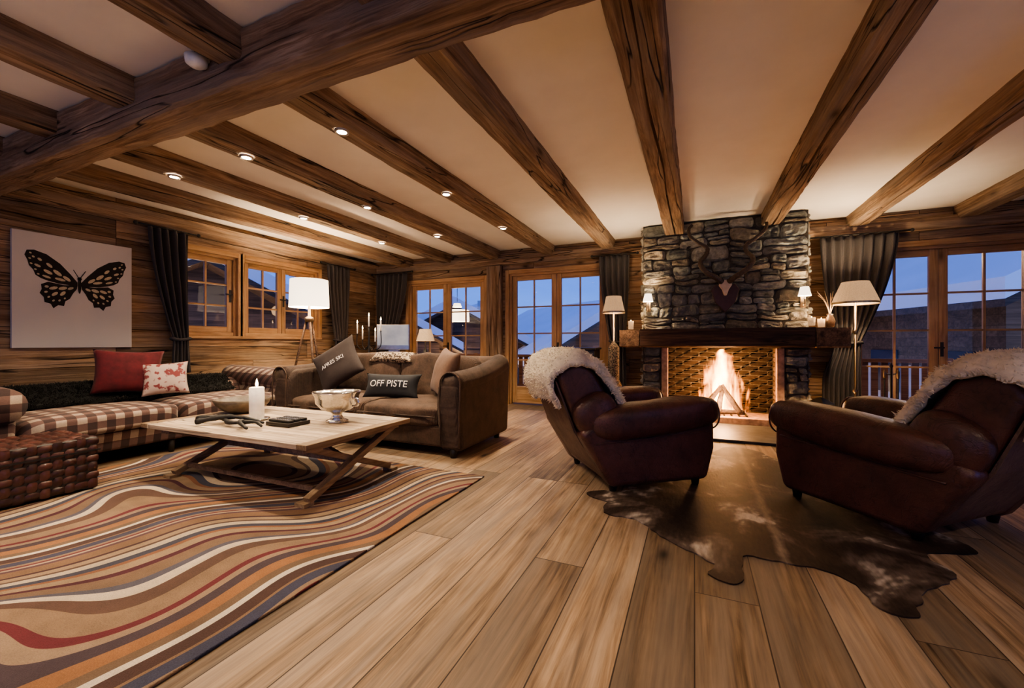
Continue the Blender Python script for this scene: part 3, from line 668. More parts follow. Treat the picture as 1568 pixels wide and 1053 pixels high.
# ---------------------------------------------------------------- club chairs
def clubchair(loc,rz,skew):
    e=ent('leather_club_armchair',loc,rz,world=False)
    L=m_leather
    prism('base',[(.42,.10),(.46,.36),(-.42,.36),(-.34,.08)],'y',-.32,.32,L,e,.03)
    sq('seat_cushion',(.06,0,.42),(.42,.275,.085),L,e,n=6,crown=.25,wob=.006)
    for s,nm in ((1,'left'),(-1,'right')):
        a,b=sorted((s*.29,s*.45))
        prism('side_panel_'+nm,[(.41,.065),(.475,.30),(.47,.56),(-.55,.50),(-.62,.45),(-.38,.055)],'y',a,b,L,e,.055,5)
        sq('arm_'+nm,(-.01,s*.385,.545),(.53,.135,.13),L,e,n=3.2,rot=(0,-.085,0),seg=16,wob=.012)
        tube('welt_'+nm,[(x,s*.453,z) for x,z in ((.42,.44),(.1,.415),(-.3,.39),(-.50,.38))],.006,L,e)
        tube('front_welt_'+nm,[(.478,s*.37+.115*math.cos(t),.555+.115*math.sin(t)) for t in [k*math.pi/8 for k in range(17)]],.006,L,e,sub=2)
        sq('wing_'+nm,(-.47,s*.37,.58),(.17,.085,.15),L,e,n=2.6,rot=(0,-.5,0),seg=10)
    prism('back',[(-.30,.10),(-.26,.46),(-.36,.72),(-.47,.90),(-.58,.955),(-.70,.93),(-.755,.85),(-.60,.45),(-.385,.07)],'y',-.345,.345,L,e,.07,6)
    sq('back_cushion',(-.385,0,.66),(.085,.275,.25),L,e,n=4.5,rot=(0,-.42,0),seg=12,wob=.006)
    prism('rear_panel',[(-.39,.10),(-.61,.46),(-.755,.82),(-.765,.82),(-.625,.45),(-.40,.10)],'y',-.33,.33,m_leatherback,e)
    for k,(x,y) in enumerate(((.36,.36),(.36,-.36),(-.33,.36),(-.33,-.36))):
        lathe('foot_%d'%k,[(.001,0),(.025,0),(.032,.04),(.036,.085),(.001,.085)],m_dark,e,(x,y,0.009),14)
    sheepskin(e,[(-.72,.70),(-.79,.84),(-.73,.96),(-.58,1.0),(-.45,.94),(-.34,.80),(-.24,.62),(-.20,.54)],.36,skew)
    return e
clubchair((-.50,3.62,0),math.radians(36),-.06)
clubchair((1.18,3.52,0),math.radians(132),.06)
# ---------------------------------------------------------------- brown sofa
s=ent('brown_velvet_sofa',(-3.25,3.9,0)); V_=m_velvet
prism('base',[(3.42,.09),(3.38,.30),(4.40,.30),(4.40,.09)],'x',-4.30,-2.2,V_,s,.03)
for i,(a,b) in enumerate(((-4.27,-3.255),(-3.245,-2.23))):
    sq('seat_cushion_%d'%i,((a+b)/2,3.74,.385),((b-a)/2,.40,.10),V_,s,n=6,crown=.45,wob=.03,seg=20)
    sq('back_cushion_%d'%i,((a+b)/2,4.17,.70),((b-a)/2,.15,.27),V_,s,n=4.5,rot=(-.18,0,0),wob=.035,seg=20)
    tube('cushion_welt_%d'%i,[(a+.03,3.345,.39),((a+b)/2,3.337,.392),(b-.03,3.345,.39)],.008,m_velvetY,s)
prism('back',[(4.18,.09),(4.22,.80),(4.32,.93),(4.42,.95),(4.52,.88),(4.47,.09)],'x',-4.38,-2.12,V_,s,.04)
for i,(a,b,q) in enumerate(((-4.50,-4.24,-1),(-2.26,-2.0,1))):
    prism('arm_%d'%i,[(3.40,.07),(3.34,.50),(3.36,.70),(3.46,.79),(3.75,.80),(4.2,.86),(4.46,.93),(4.54,.85),(4.48,.07)],'x',a,b,m_velvetY,s,.06,6)
    tube('arm_roll_%d'%i,[((a+b)/2+q*.03,3.37,.71),((a+b)/2+q*.03,3.8,.73),((a+b)/2+q*.03,4.2,.79),((a+b)/2+q*.03,4.45,.86)],.115,m_velvetY,s,seg=18)
    cx=(a+b)/2+q*.03
    tube('arm_welt_%d'%i,[(cx-q*.10,3.355,.12),(cx-q*.11,3.345,.5)]+[(cx-q*.112*math.cos(t),3.355,.71+.112*math.sin(t)) for t in [k*math.pi/8 for k in range(9)]]+[(cx+q*.11,3.345,.5),(cx+q*.095,3.355,.12)],.008,V_,s,sub=2)
for k,(x,y) in enumerate(((-4.38,3.45),(-2.12,3.45),(-4.38,4.4),(-2.12,4.4))): lathe('foot_%d'%k,[(.001,0),(.03,0),(.04,.09),(.001,.09)],m_dark,s,(x,y,.0),14)
def lettering(parent,txt,w,h,T,size,c,rot):
    cu=bpy.data.curves.new('txt','FONT'); cu.body=txt; cu.size=size; cu.align_x='CENTER'; cu.align_y='CENTER'
    to=bpy.data.objects.new('txt',cu); COL.objects.link(to); dg=bpy.context.evaluated_depsgraph_get()
    me=bpy.data.meshes.new_from_object(to.evaluated_get(dg)); COL.objects.unlink(to)
    bm=bmesh.new(); bm.from_mesh(me); bmesh.ops.subdivide_edges(bm,edges=bm.edges[:],cuts=2); bmesh.ops.triangulate(bm,faces=bm.faces)
    for v in bm.verts:
        x,z=v.co.x,v.co.y; v.co=Vector((x,-(pil_h(x/(w/2),z/(h/2),T)*1.12+.004),z))
    bm.to_mesh(me); bm.free(); me.materials.clear(); me.materials.append(m_text)
    o=bpy.data.objects.new('lettering',me); o.location=c; o.rotation_euler=rot; return place(o,parent)
pe=ent('black_lettered_pillow',(-2.98,3.60,.60)); rt=(-.35,0,.18)
pillow('cushion',(-2.98,3.60,.64),.66,.27,.085,m_blackpil,pe,rt); lettering(pe,'OFF PISTE',.66,.27,.085,.10,(-2.98,3.60,.64),rt)
pe=ent('dark_brown_pillow',(-3.98,3.80,.78)); rt=(-.4,-.55,.35)
pillow('cushion',(-3.92,3.76,.84),.60,.54,.10,m_darkpil,pe,rt); lettering(pe,'APRES SKI',.60,.54,.10,.07,(-3.92,3.76,.84),rt)
pe=ent('tan_pillow',(-2.45,3.80,.70)); pillow('cushion',(-2.44,3.80,.78),.56,.52,.11,m_tan,pe,(-.3,.1,-.75))
pe=ent('patterned_pillow',(-3.3,4.1,.92)); pillow('cushion',(-3.38,4.10,.925),.66,.16,.06,m_leop,pe,(-.9,0,.0))
# ---------------------------------------------------------------- plaid sofa
s=ent('plaid_sofa',(-5.3,2.5,0)); P_=m_plaid
prism('base',[(-4.80,.13),(-4.76,.31),(-5.85,.31),(-5.85,.13)],'y',1.42,3.66,P_,s,.03)
sq('seat_cushion_0',(-5.10,1.99,.40),(.40,.555,.095),P_,s,n=6,crown=.25,seg=14,wob=.01)
sq('seat_cushion_1',(-5.10,3.10,.40),(.40,.545,.095),P_,s,n=6,crown=.25,seg=14,wob=.01)
prism('back',[(-5.50,.13),(-5.50,.50),(-5.58,.62),(-5.72,.66),(-5.88,.60),(-5.92,.13)],'y',1.35,3.72,P_,s,.04)
for i,(a,b) in enumerate(((1.22,1.44),(3.64,3.86))):
    prism('arm_panel_%d'%i,[(-4.80,.12),(-4.76,.58),(-5.86,.62),(-5.86,.12)],'y',a+.02,b-.02,P_,s,.03)
    tube('arm_roll_%d'%i,[(-4.74,(a+b)/2,.62),(-5.2,(a+b)/2,.64),(-5.88,(a+b)/2,.66)],.14,P_,s,seg=20)
for k,(x,y) in enumerate(((-4.86,1.32),(-4.86,3.74),(-5.8,1.32),(-5.8,3.74),(-4.86,2.5))): lathe('foot_%d'%k,[(.001,0),(.022,0),(.035,.13),(.001,.13)],m_dark,s,(x,y,.001),14)
tp=[]
for k in range(3600):
    x=U(-5.76,-5.36); y=1.55+1.95*R()
    edge=.06*noise.noise(Vector((y*4,0,0)))
    if x>-5.43+edge and R()<.85: continue
    z=.67 if x<-5.6 else (.67-(x+5.6)/.12*.14 if x<-5.48 else .525)
    tp.append(((x,y,z),(.3,0,1)))
th=ent('black_fur_throw',(-5.56,2.5,.6)); tufts('fur',tp,m_fur,th,.045,.0045,6,1.0)
prism('backing',[(-5.78,.655),(-5.78,.69),(-5.60,.69),(-5.47,.55),(-5.40,.54),(-5.40,.51),(-5.49,.515),(-5.6,.66)],'y',1.56,3.48,m_fur,th)
pe=ent('red_pillow',(-5.48,2.42,.8)); pillow('cushion',(-5.42,2.40,.80),.56,.46,.09,m_red,pe,(-.2,.05,math.radians(68)))
pe=ent('floral_pillow',(-5.2,2.66,.75)); pillow('cushion',(-5.20,2.62,.72),.40,.36,.08,m_floral,pe,(-.3,-.05,math.radians(60)))
# ---------------------------------------------------------------- woven leather ottoman
s=ent('woven_leather_ottoman',(-4.38,1.21,.014)); x0,x1,y0,y1,z0,z1=-4.66,-4.10,.70,1.63,.03,.40
box('core',x0,x1,y0,y1,z0,z1,m_dark,s,.01)
VS=[];FS=[];CS=[]
def wcol():
    g=U(.5,1.4); return (.062*g,.022*g,.016*g)
def grid(u0,u1,v0,v1,c=.062):
    nu=round((u1-u0)/c);nv=round((v1-v0)/c); o=[]
    for i in range(nu):
        for j in range(nv):
            a=.006 if (i+j)%2 else -.004
            o.append((u0+(u1-u0)*i/nu-a,u0+(u1-u0)*(i+1)/nu+a,v0+(v1-v0)*j/nv+a,v0+(v1-v0)*(j+1)/nv-a))
    return o
for O,Uv,Vv,Nv,r in (((x1,0,0),(0,1,0),(0,0,1),(1,0,0),(y0,y1,z0,z1)),((x0,0,0),(0,1,0),(0,0,1),(-1,0,0),(y0,y1,z0,z1)),((0,y0,0),(1,0,0),(0,0,1),(0,-1,0),(x0,x1,z0,z1)),((0,y1,0),(1,0,0),(0,0,1),(0,1,0),(x0,x1,z0,z1)),((0,0,z1),(1,0,0),(0,1,0),(0,0,1),(x0,x1,y0,y1))):
    patches(O,Uv,Vv,Nv,grid(*r),.009,wcol,VS,FS,CS,gap=.001,n=4,rough=.003,flatp=4,jit=.001)
o=mesh('woven_straps',VS,FS,m_woven,s,smooth=True,recalc=False); addcol(o,CS)
boxes('lid_band',[(x1+.001,x1+.012,y0-.01,y1+.01,.30,.312),(x0-.01,x1+.01,y0-.012,y0-.001,.30,.312)],m_dark,s)
for k,(x,y) in enumerate(((x0+.05,y0+.05),(x1-.05,y0+.05),(x0+.05,y1-.05),(x1-.05,y1-.05))): box('foot_%d'%k,x-.03,x+.03,y-.03,y+.03,.0145,.03,m_dark,s)
# ---------------------------------------------------------------- coffee table
s=ent('coffee_table',(-3.2,2.43,.015)); X0,X1,Y0,Y1=-4.12,-2.25,1.90,2.96
nb=6
for i in range(nb):
    a=Y0+(Y1-Y0)*i/nb; b=Y0+(Y1-Y0)*(i+1)/nb-.003
    box('top_plank_%d'%i,X0+.09,X1-.09,a,b,.415,.45,m_table,s,.004)
box('breadboard_end_left',X0,X0+.088,Y0,Y1-.003,.414,.451,m_leg,s,.005); box('breadboard_end_right',X1-.088,X1,Y0,Y1-.003,.414,.451,m_leg,s,.005)
for k,x in enumerate((X0+.22,X1-.16)):
    bar('leg_a%d'%k,(x,Y0+.07,.41),(x,Y1-.10,.05),.045,.06,m_leg,s,up=(1,0,0)); bar('leg_b%d'%k,(x+.047,Y1-.07,.41),(x+.047,Y0+.10,.05),.045,.06,m_leg,s,up=(1,0,0))
    box('cross_rail_%d'%k,x-.03,x+.075,Y0+.05,Y1-.05,.375,.413,m_leg,s,.004)
    boxes('foot_pads_%d'%k,[(x-.02,x+.07,Y0+.06,Y0+.14,.0155,.04),(x-.02,x+.07,Y1-.14,Y1-.06,.0155,.04)],m_leg,s)
xa=X0+.24;xb=X1-.16; ym=(Y0+Y1)/2
bar('stretcher',(xa,ym,.215),(xb,ym,.215),.05,.05,m_leg,s)
bar('brace_a',(xa+.03,ym+.05,.24),(xa+.52,ym+.05,.40),.04,.04,m_leg,s); bar('brace_b',(xb-.03,ym-.05,.24),(xb-.52,ym-.05,.40),.04,.04,m_leg,s)
bar('low_stretcher_a',(xa,Y0+.2,.095),(xb,Y0+.2,.095),.03,.035,m_leg,s)
T=.452
e=ent('pillar_candle',(-3.40,2.38,T)); lathe('dish',[(.001,0),(.09,0),(.10,.012),(.085,.014),(.001,.012)],m_silver,e,(-3.40,2.38,T))
lathe('wax',[(.001,.012),(.056,.014),(.057,.27),(.050,.275),(.035,.262),(.001,.26)],m_wax,e,(-3.40,2.38,T)); tube('wick',[(-3.4,2.38,T+.26),(-3.4,2.382,T+.285)],.002,m_black,e,sub=1,seg=5)
lathe('flame',[(.001,.275),(.010,.29),(.011,.303),(.006,.325),(.001,.345)],m_fl,e,(-3.40,2.38,T),12); light('candle_light','POINT',(-3.4,2.38,T+.36),1.2,(1,.65,.35),e,rad=.02)
e=ent('silver_punch_bowl',(-2.70,2.58,T)); lathe('bowl',[(.001,.0),(.085,.0),(.088,.012),(.05,.03),(.035,.06),(.05,.08),(.12,.11),(.165,.16),(.172,.215),(.19,.245),(.192,.25),(.182,.248),(.162,.21),(.15,.16),(.10,.12),(.001,.10)],m_silver,e,(-2.70,2.58,T),48,.012,12)
for sgn in (1,-1): tube('handle',[(-2.70+sgn*.17,2.58,T+.20),(-2.70+sgn*.22,2.58,T+.20),(-2.70+sgn*.225,2.58,T+.15),(-2.70+sgn*.165,2.58,T+.14)],.008,m_silver,e)
e=ent('carved_bowl',(-3.88,2.58,T)); lathe('bowl',[(.001,0),(.10,0),(.16,.03),(.21,.08),(.235,.13),(.222,.13),(.19,.08),(.13,.03),(.001,.02)],m_bowl,e,(-3.88,2.58,T),40,.02,9)
e=ent('black_driftwood',(-3.3,2.12,T)); T2=T+.012
for k,pp in enumerate(([(-3.72,2.10,T2+.02),(-3.5,2.16,T2+.035),(-3.3,2.09,T2+.02),(-3.1,2.15,T2+.03),(-2.95,2.10,T2+.02)],[(-3.6,2.02,T2+.015),(-3.45,2.12,T2+.045),(-3.22,2.16,T2+.05),(-3.05,2.19,T2+.02)],[(-3.52,2.18,T2+.02),(-3.55,2.25,T2+.03),(-3.66,2.27,T2+.015)],[(-3.2,2.12,T2+.03),(-3.12,2.05,T2+.04),(-2.98,2.01,T2+.015)])): tube('branch_%d'%k,pp,.022,m_bark,e,r1=.010,prof=lambda t:1+.2*math.sin(t*31))
e=ent('remote_control_tray',(-2.98,2.33,T))
box('tray',-3.10,-2.84,2.24,2.44,T,T+.03,m_dark,e,.006)
for k in range(3):
    box('remote_%d'%k,-3.085,-2.855,2.255+k*.062,2.255+k*.062+.045,T+.031,T+.05,m_black,e,.006)
    boxes('buttons_%d'%k,[(-3.07+i*.026,-3.055+i*.026,2.262+k*.062+j*.016,2.262+k*.062+j*.016+.010,T+.05,T+.053) for i in range(8) for j in range(2)],m_alu,e)
# ---------------------------------------------------------------- desk group
e=ent('writing_desk',(-4.6,5.8,0)); box('top',-5.40,-3.85,5.42,6.10,.73,.76,m_mantel,e,.006); box('apron',-5.34,-3.91,5.47,6.05,.62,.73,m_mantel,e)
for k,(x,y) in enumerate(((-5.34,5.47),(-3.97,5.47),(-5.34,5.99),(-3.97,5.99))): box('leg_%d'%k,x,x+.06,y,y+.06,0,.62,m_mantel,e,.005)
e=ent('computer_monitor',(-4.78,5.8,.761),math.radians(18),world=False)
box('bezel',-.29,.29,-.015,.015,.22,.66,m_alu,e,.01); box('screen',-.275,.275,-.019,-.0155,.30,.645,m_screen,e); prism('stand',[(.02,.002),(.16,.002),(.03,.34),(.016,.34)],'x',-.09,.09,m_alu,e); box('foot',-.12,.12,-.08,.16,.0,.01,m_alu,e,.003)
def tablelamp(name,x,y,z,h,sr,sh,mb,msh,en):
    e=ent(name,(x,y,z)); 
    lathe('base',[(.001,0),(.07,0),(.075,.02),(.03,.04),(.05,.10),(.06,.16),(.03,.22),(.012,.26),(.012,h)],mb,e,(x,y,z),24)
    lathe('shade',[(sr,h-sh*.25),(sr*.62,h+sh*.75)],msh,e,(x,y,z),40,.02,20); sq('bulb',(x,y,z+h+.05),(.03,.03,.04),m_bulb,e,n=2,seg=5)
    light('lamp_light','POINT',(x,y,z+h+.10),en,WARM,e,rad=.04); return e
tablelamp('table_lamp',-4.12,5.82,.761,.42,.15,.20,m_dark,m_shade2,6)
e=ent('candelabra',(-5.15,5.62,.76)); bx,by,bz=-5.15,5.62,.761
lathe('stem',[(.001,0),(.09,0),(.08,.02),(.02,.05),(.03,.15),(.012,.2),(.02,.3),(.010,.5),(.02,.6),(.001,.61)],m_black,e,(bx,by,bz),20)
for k,(dx,dz) in enumerate(((-.26,.50),(-.14,.40),(0,.62),(.14,.36),(.26,.54))):
    if dx: tube('arm_%d'%k,[(bx,by,bz+.30),(bx+dx*.5,by,bz+.22),(bx+dx,by,bz+.30),(bx+dx,by,bz+dz)],.008,m_black,e)
    lathe('cup_%d'%k,[(.001,dz-.01),(.028,dz),(.001,dz+.005)],m_black,e,(bx+dx,by,bz),14)
    lathe('candle_%d'%k,[(.001,dz),(.012,dz),(.012,dz+.17),(.001,dz+.175)],m_wax,e,(bx+dx,by,bz),12)
    lathe('flame_%d'%k,[(.001,dz+.18),(.009,dz+.195),(.005,dz+.22),(.001,dz+.24)],m_fl,e,(bx+dx,by,bz),10)
light('candle_light','POINT',(bx,by-.1,bz+.95),5,(1,.6,.3),e,rad=.1)
# ---------------------------------------------------------------- floor lamps
def tripod(x,y):
    e=ent('tripod_floor_lamp',(x,y,0))
    for k in range(3):
        a=math.radians(95+120*k); tube('leg_%d'%k,[(x+.03*math.cos(a),y+.03*math.sin(a),1.46),(x+.36*math.cos(a),y+.36*math.sin(a),.015)],.017,m_mantel,e,sub=1,r1=.013)
        b=math.radians(95+120*(k+1)); tube('spreader_%d'%k,[(x+.17*math.cos(a),y+.17*math.sin(a),.85),(x+.17*math.cos(b),y+.17*math.sin(b),.85)],.006,m_brass,e,sub=1)
    lathe('hub',[(.001,1.40),(.06,1.41),(.06,1.47),(.02,1.49),(.015,1.68),(.001,1.68)],m_brass,e,(x,y,0),20)
    lathe('shade',[(.27,1.62),(.255,2.02)],m_shade,e,(x,y,0),48); sq('bulb',(x,y,1.75),(.04,.04,.05),m_bulb,e,n=2,seg=5)
    light('lamp_light','POINT',(x,y,1.84),60,WARM,e,rad=.05)
tripod(-5.17,4.42)
def standlamp(x,y,z0,z1,rb,rt,en,msh,column=False,col=WARM):
    e=ent('floor_lamp',(x,y,0))
    lathe('base',[(.001,0),(.14,0),(.14,.02),(.03,.05),(.012,.07),(.012,z1-.03),(.001,z1-.03)],m_brass,e,(x,y,.001),24)
    if column: lathe('woven_column',[(.015,.30),(.07,.32),(.11,.40),(.11,.52),(.07,.60),(.075,.64),(.075,1.04),(.03,1.10),(.015,1.12)],m_weave,e,(x,y,0),24)
    else:
        lathe('knop',[(.012,1.20),(.03,1.23),(.012,1.26)],m_brass,e,(x,y,0),16); lathe('knop_low',[(.012,.5),(.03,.53),(.012,.56)],m_brass,e,(x,y,0),16)
    lathe('shade',[(rb,z0),(rb*.86,z0+(z1-z0)*.35),(rt,z1)],msh,e,(x,y,0),96,.02,32); lathe('shade_trim',[(rb*1.01,z0-.012),(rb*1.012,z0+.012)],m_brass,e,(x,y,0),48)
    sq('bulb',(x,y,z0+.10),(.03,.03,.04),m_bulb,e,n=2,seg=5)
    light('lamp_light','POINT',(x,y,z0+.16),en,col,e,rad=.04)
standlamp(1.74,6.15,1.57,1.82,.225,.13,50,m_shade2)
standlamp(-1.02,5.83,1.52,1.74,.15,.10,28,m_shade2,True)
standlamp(-1.9,-1.6,1.5,1.85,.25,.20,46,m_shade,False,(1,.84,.68))  # added lamp behind the camera, fill light for room and ceiling
standlamp(3.9,.2,1.5,1.85,.25,.20,58,m_shade,False,(1,.78,.55))  # second added lamp out of view, warm fill from the right
e=ent('side_cabinet',(-1.58,6.4,0)); box('carcass',-1.78,-1.36,6.16,6.56,.06,1.0,m_dark,e,.01); box('top',-1.80,-1.34,6.14,6.58,1.0,1.03,m_dark,e,.006); box('door_panel',-1.75,-1.39,6.145,6.16,.12,.95,m_dark,e,.006); sq('knob',(-1.43,6.135,.55),(.012,.012,.012),m_brass,e,n=2,seg=4); boxes('feet',[(-1.77,-1.72,6.17,6.22,0,.06),(-1.42,-1.37,6.17,6.22,0,.06),(-1.77,-1.72,6.50,6.55,0,.06),(-1.42,-1.37,6.50,6.55,0,.06)],m_dark,e)
def sconce(x,y,z,n):
    e=ent('wall_sconce',(x,y,z)); 
    box('backplate',x-.03,x+.03,y-.022,y-.005,z-.12,z+.02,m_brass,e,.006); tube('arm',[(x,y-.02,z-.08),(x,y-.06,z-.11),(x,y-.10,z-.08),(x,y-.10,z-.02)],.007,m_brass,e)
    lathe('candle_tube',[(.001,-.02),(.012,-.02),(.012,.05),(.001,.05)],m_wax,e,(x,y-.10,z),12)
    lathe('shade',[(.07,.02),(.045,.13)],m_shade,e,(x,y-.10,z),32); light('lamp_light','POINT',(x,y-.10,z+.08),9,WARM,e,rad=.025)
sconce(-.60,6.25,1.66,0); sconce(1.24,6.25,1.66,1)
def votive(x,y,z,en=1.5,h=.1):
    e=ent('votive_candle',(x,y,z)); lathe('holder',[(.001,0),(.035,0),(.04,h),(.034,h),(.03,.01),(.001,.01)],m_shade2,e,(x,y,z),20); lathe('flame',[(.001,h*.6),(.009,h*.75),(.001,h*1.15)],m_fl,e,(x,y,z),10); light('candle_light','POINT',(x,y,z+h+.04),en,(1,.6,.3),e,rad=.02)
votive(-.84,6.2,1.295,2.5,.12); votive(1.30,6.10,1.31); votive(1.42,6.2,1.295)
e=ent('candle_lantern',(1.38,6.05,.0)); boxes('cage',[(1.28+a,1.295+a,5.97+b,5.985+b,.02,.36) for a in(0,.185) for b in (0,.185)]+[(1.27,1.49,5.96,6.18,.0,.02),(1.27,1.49,5.96,6.18,.36,.375)],m_black,e); lathe('candle',[(.001,.02),(.045,.02),(.045,.18),(.001,.18)],m_wax,e,(1.38,6.07,0),20); lathe('flame',[(.001,.19),(.012,.21),(.001,.25)],m_fl,e,(1.38,6.07,0),10); light('candle_light','POINT',(1.38,6.05,.30),6,(1,.6,.3),e,rad=.03); lathe('roof',[(.15,.375),(.04,.44),(.001,.45)],m_black,e,(1.38,6.07,0),4,smooth=False)
e=ent('vase_with_branches',(1.52,6.25,1.285)); lathe('vase',[(.001,.01),(.04,.01),(.055,.08),(.03,.15),(.035,.17),(.028,.17),(.001,.03)],m_horn,e,(1.52,6.25,1.285),20)
for k in range(9): a=U(0,6.28); tube('twig_%d'%k,[(1.52,6.25,1.44),(1.52+.05*math.cos(a),6.25+.05*math.sin(a),1.6),(1.52+.13*math.cos(a),6.25+.10*math.sin(a),1.62+U(.05,.14))],.003,m_bone,e,seg=5)
e=ent('fireplace_tool_set',(2.02,6.0,0)); tx,ty=2.02,6.0
lathe('base',[(.001,0),(.12,0),(.12,.02),(.02,.03),(.010,.05),(.010,.82),(.02,.84),(.001,.88)],m_black,e,(tx,ty,.001),20)
for k in range(4):
    a=k*math.pi/2+.5; qx,qy=tx+.08*math.cos(a),ty+.08*math.sin(a); tube('hook_%d'%k,[(tx,ty,.74),(qx,qy,.76),(qx,qy,.73)],.005,m_black,e); tube('tool_%d'%k,[(qx,qy,.78),(qx,qy,.14)],.006,m_black,e,sub=1); lathe('grip_%d'%k,[(.001,.70),(.012,.71),(.014,.78),(.001,.80)],m_brass,e,(qx,qy,0),10)
    sq('tool_head_%d'%k,(qx,qy,.13),(.03,.012,.05),m_black,e,n=4,seg=4,rot=(0,0,a))
# ---------------------------------------------------------------- downlights
def downlight(x,y,en=75):
    e=ent('recessed_downlight',(x,y,2.60)); z=2.604
    lathe('rim',[(.034,-.001),(.048,-.006),(.050,.012)],m_rim,e,(x,y,z),24); lathe('lens',[(.0005,.0),(.034,.0),(.036,.004)],m_bulb,e,(x,y,z),20)
    light('spot','SPOT',(x,y,z-.012),en,(1,.79,.56),e,rad=.035,spot_size=math.radians(118),spot_blend=.7)
for x in (-2.31,-3.34,-4.33):
    for y in (2.25,3.62,5.0,.7): downlight(x,y,72 if y>1 else 56)  # nearest row is out of view, added as fill light
for y in (-.8,): 
    for x in (-2.31,-4.33): downlight(x,y,36)  # unseen pair behind the camera, added for fill
for x in (-.26,1.95):
    for y in (-.6,.9): downlight(x,y,46)  # unseen spots added to light the armchairs and foreground
e=ent('smoke_detector',(-2.50,1.43,2.62)); lathe('body',[(.001,-.05),(.03,-.05),(.05,-.035),(.055,0),(.001,0)],m_white,e,(-2.50,1.405,2.66),24)
box('bracket',-2.53,-2.47,1.40,1.46,2.655,2.67,m_white,e)
# ================================================================ EXTERIOR
box('balcony_floor',-9,8,YF+.21,9.0,-.12,-.02,m_rail)
e=ent('balcony_railing',(0,8.8,0)); box('top_rail',-9,8,8.75,8.85,.78,.84,m_rail,e); box('bottom_rail',-9,8,8.77,8.83,.12,.17,m_rail,e)
boxes('balusters',[(-9+i*.13,-8.91+i*.13,8.785,8.815,.17,.78) for i in range(130)],m_rail,e); boxes('posts',[(-9+i*2.1,-8.9+i*2.1,8.74,8.86,-.02,.86) for i in range(9)],m_rail,e)
boxes('balcony_eave',[(-9,8,YF+.21,8.2,2.72,2.80)],m_rail)
light('balcony_light','POINT',(3.0,7.9,2.3),16,WARM,ent('balcony_lamp',(3.0,7.9,2.5)),rad=.06)
lathe('lamp_body',[(.001,2.72),(.08,2.71),(.10,2.5),(.06,2.4),(.001,2.38)],m_shade,bpy.data.objects['balcony_lamp'],(3.0,7.9,0),20)
e=ent('reflected_lamp_standin',(-4.64,7.7,2.0)); px_=-4.64; tube('cord',[(px_,7.7,2.72),(px_,7.7,1.98)],.006,m_black,e,sub=1)  # stand-in for a lamp reflection in the door glass, added outside
lathe('shade_upper',[(.10,1.86),(.07,1.94),(.001,1.945)],m_shade,e,(px_,7.7,0),28); lathe('shade_lower',[(.26,1.56),(.25,1.80)],m_shade,e,(px_,7.7,0),36); light('lamp_light','POINT',(px_,7.7,1.68),10,WARM,e,rad=.04)
GZ=-4.5
box('snow_ground',-160,160,9.5,160,GZ-.2,GZ,m_snow); box('snow_ground',-160,-8.5,-80,9.4,GZ-.2,GZ,m_snow)
def chalet(x,y,rot,w,l,h,rh,zb=GZ,lit=4,lamp=0):
    e=ent('chalet',(x,y,zb),rot,world=False)
    box('ground_floor',-w/2,w/2,-l/2,l/2,0,h*.72,m_rend,e); box('upper_floor',-w/2-.05,w/2+.05,-l/2-.05,l/2+.05,h*.72,h,m_chal,e)
    prism('gable',[(-w/2,h),(w/2,h),(0,h+rh)],'y',-l/2,l/2,m_chal,e)
    ov=1.1; k=rh/(w/2)
    for t,nm,mt,th in ((0,'roof_boards',m_chal,.15),(.16,'roof_snow',m_snow,.45)):
        pts=[(-w/2-ov,h-ov*k+t),(0,h+rh+t),(w/2+ov,h-ov*k+t),(w/2+ov,h-ov*k+t+th),(0,h+rh+t+th),(-w/2-ov,h-ov*k+t+th)]
        prism(nm,pts,'y',-l/2-ov,l/2+ov,mt,e)
    wl=[];wd=[]
    for r in range(2):
        for c in range(4):
            xx=-w/2+w*(c+.5)/4; zz=h*(.14+.46*r); q=(xx-.5,xx+.5,-l/2-.09,-l/2-.06,zz,zz+1.25)
            (wl if R()<lit/8 else wd).append(q); 
            yy=-l/2+l*(c+.5)/4
            for sx in (-1,1):
                a,b=sorted((sx*(w/2+.06),sx*(w/2+.09))); (wl if R()<lit/10 else wd).append((a,b,yy-.5,yy+.5,zz,zz+1.25))
    if wl: boxes('lit_windows',wl,m_winlit,e)
    if wd: boxes('dark_windows',wd,m_windk,e)
    boxes('balcony',[(-w/2-.3,w/2+.3,-l/2-1.2,-l/2-1.1,h*.46+.55,h*.46+.75),(-w/2-.3,w/2+.3,-l/2-1.2,-l/2-1.1,h*.46,h*.46+.3),(-w/2-.3,w/2+.3,-l/2-1.2,-l/2-.1,h*.46-.12,h*.46)],m_chal,e)
    box('chimney',w*.15,w*.15+.7,-.4,.4,h+rh*.2,h+rh+.9,m_rend,e)
    if lamp:
        lathe('added_facade_lamp',[(.001,h*.78),(.12,h*.79),(.12,h*.85),(.001,h*.86)],m_bulb,e,(0,-l/2-.6,0),12)  # added lamp and point light to brighten the facade and snow
        light('facade_fill_light','POINT',(0,-l/2-.9,h*.72),lamp,WARM,e,rad=.15)
    return e
P2=math.pi/2
chalet(9.3,18.8,.32,9,9,6.9,2.3,GZ,4,160)
chalet(.5,27,.75,9,9,4.9,2.4,GZ,4,120)
chalet(-5.5,25,.55,8,8,5.0,2.4,GZ,4,120)
chalet(-11,38,.9,12,12,5.6,3.0,GZ,3,150)
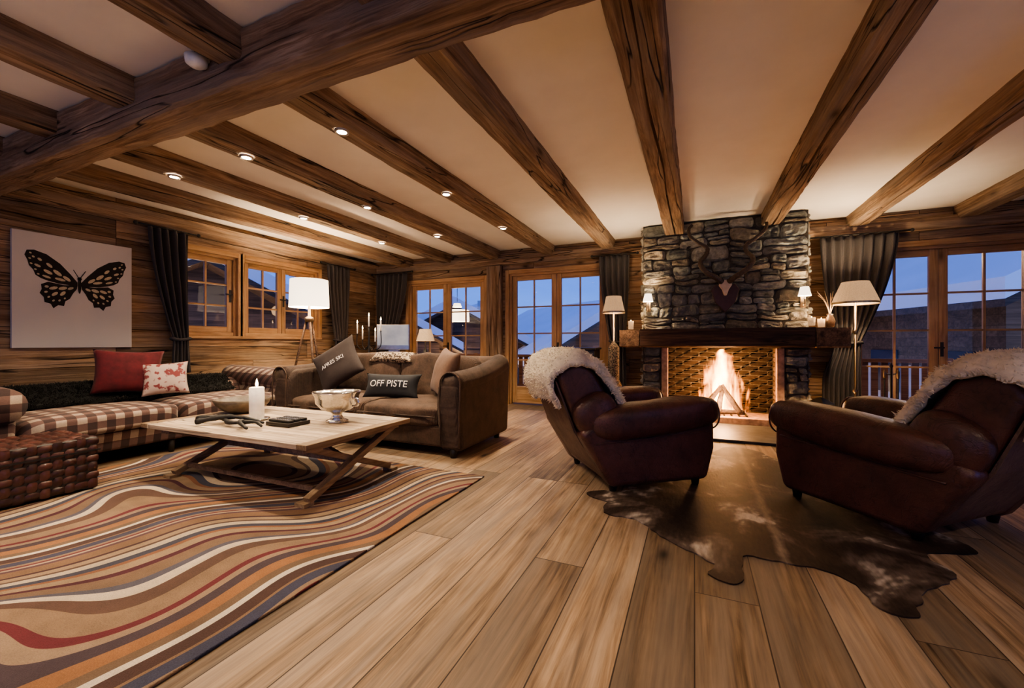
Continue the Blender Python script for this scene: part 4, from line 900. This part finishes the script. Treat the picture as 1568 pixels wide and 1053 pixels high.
chalet(-15,25,.5,9,9,5.2,2.4,GZ,4,120)
chalet(4,48,P2,14,16,5.6,3.4,GZ,3)
chalet(-26,44,.8,14,14,6,3.2,GZ,4)
chalet(-17,9.5,1.1,9,9,5.4,2.4,GZ,4,120)
chalet(-20,19,.9,10,9,5.6,2.6,GZ,4,120)
chalet(-19,-1,1.2,10,10,5.4,2.6,GZ,3)
chalet(24,36,-.5,12,10,7,2.8,GZ,3)
vs=[];fs=[]; n=200
for i in range(n+1):
    a=math.radians(20+200*i/n)
    for j in range(9):
        t=j/8; r=150+40*t; hh=(8+11*noise.fractal(Vector((a*4,1.5,0)),1,2,5)+2)*t+3*noise.noise(Vector((a*30,t*6,0)))*t
        vs.append((r*math.cos(a),r*math.sin(a),GZ-.5+hh))
for i in range(n):
    for j in range(8):
        q=i*9+j; fs.append((q,q+1,q+10,q+9))
mesh('mountain_ridge',vs,fs,m_mtn,None)
w=bpy.data.worlds.new('dusk_sky'); scene.world=w; w.use_nodes=True; nt=w.node_tree; bg=nt.nodes['Background']
tc=nt.nodes.new('ShaderNodeTexCoord'); sep=N(nt,'ShaderNodeSeparateXYZ',{0:tc.outputs['Generated']})
nz=noise_(nt,mapping(nt,tc.outputs['Generated'],(2,2,9)),1.5,4)
v=math_(nt,'ADD',sep.outputs[2],math_(nt,'MULTIPLY',math_(nt,'SUBTRACT',nz,.5),.22))
nt.links.new(ramp(nt,v,[(0,(.26,.42,.92)),(.08,(.11,.26,.85)),(.35,(.035,.12,.64)),(1,(.14,.21,.50))]),bg.inputs['Color']); bg.inputs['Strength'].default_value=.85
cam=bpy.data.cameras.new('camera'); cam.lens=640/1568*36; cam.sensor_width=36; cam.shift_y=-.001; cam.clip_start=.05; cam.clip_end=500
co=bpy.data.objects.new('camera',cam); co.location=(0,0,1.1); co.rotation_euler=(math.radians(90),0,math.radians(23.6)); COL.objects.link(co); scene.camera=co
scene.view_settings.look='AgX - Medium High Contrast'
scene.view_settings.exposure=.85
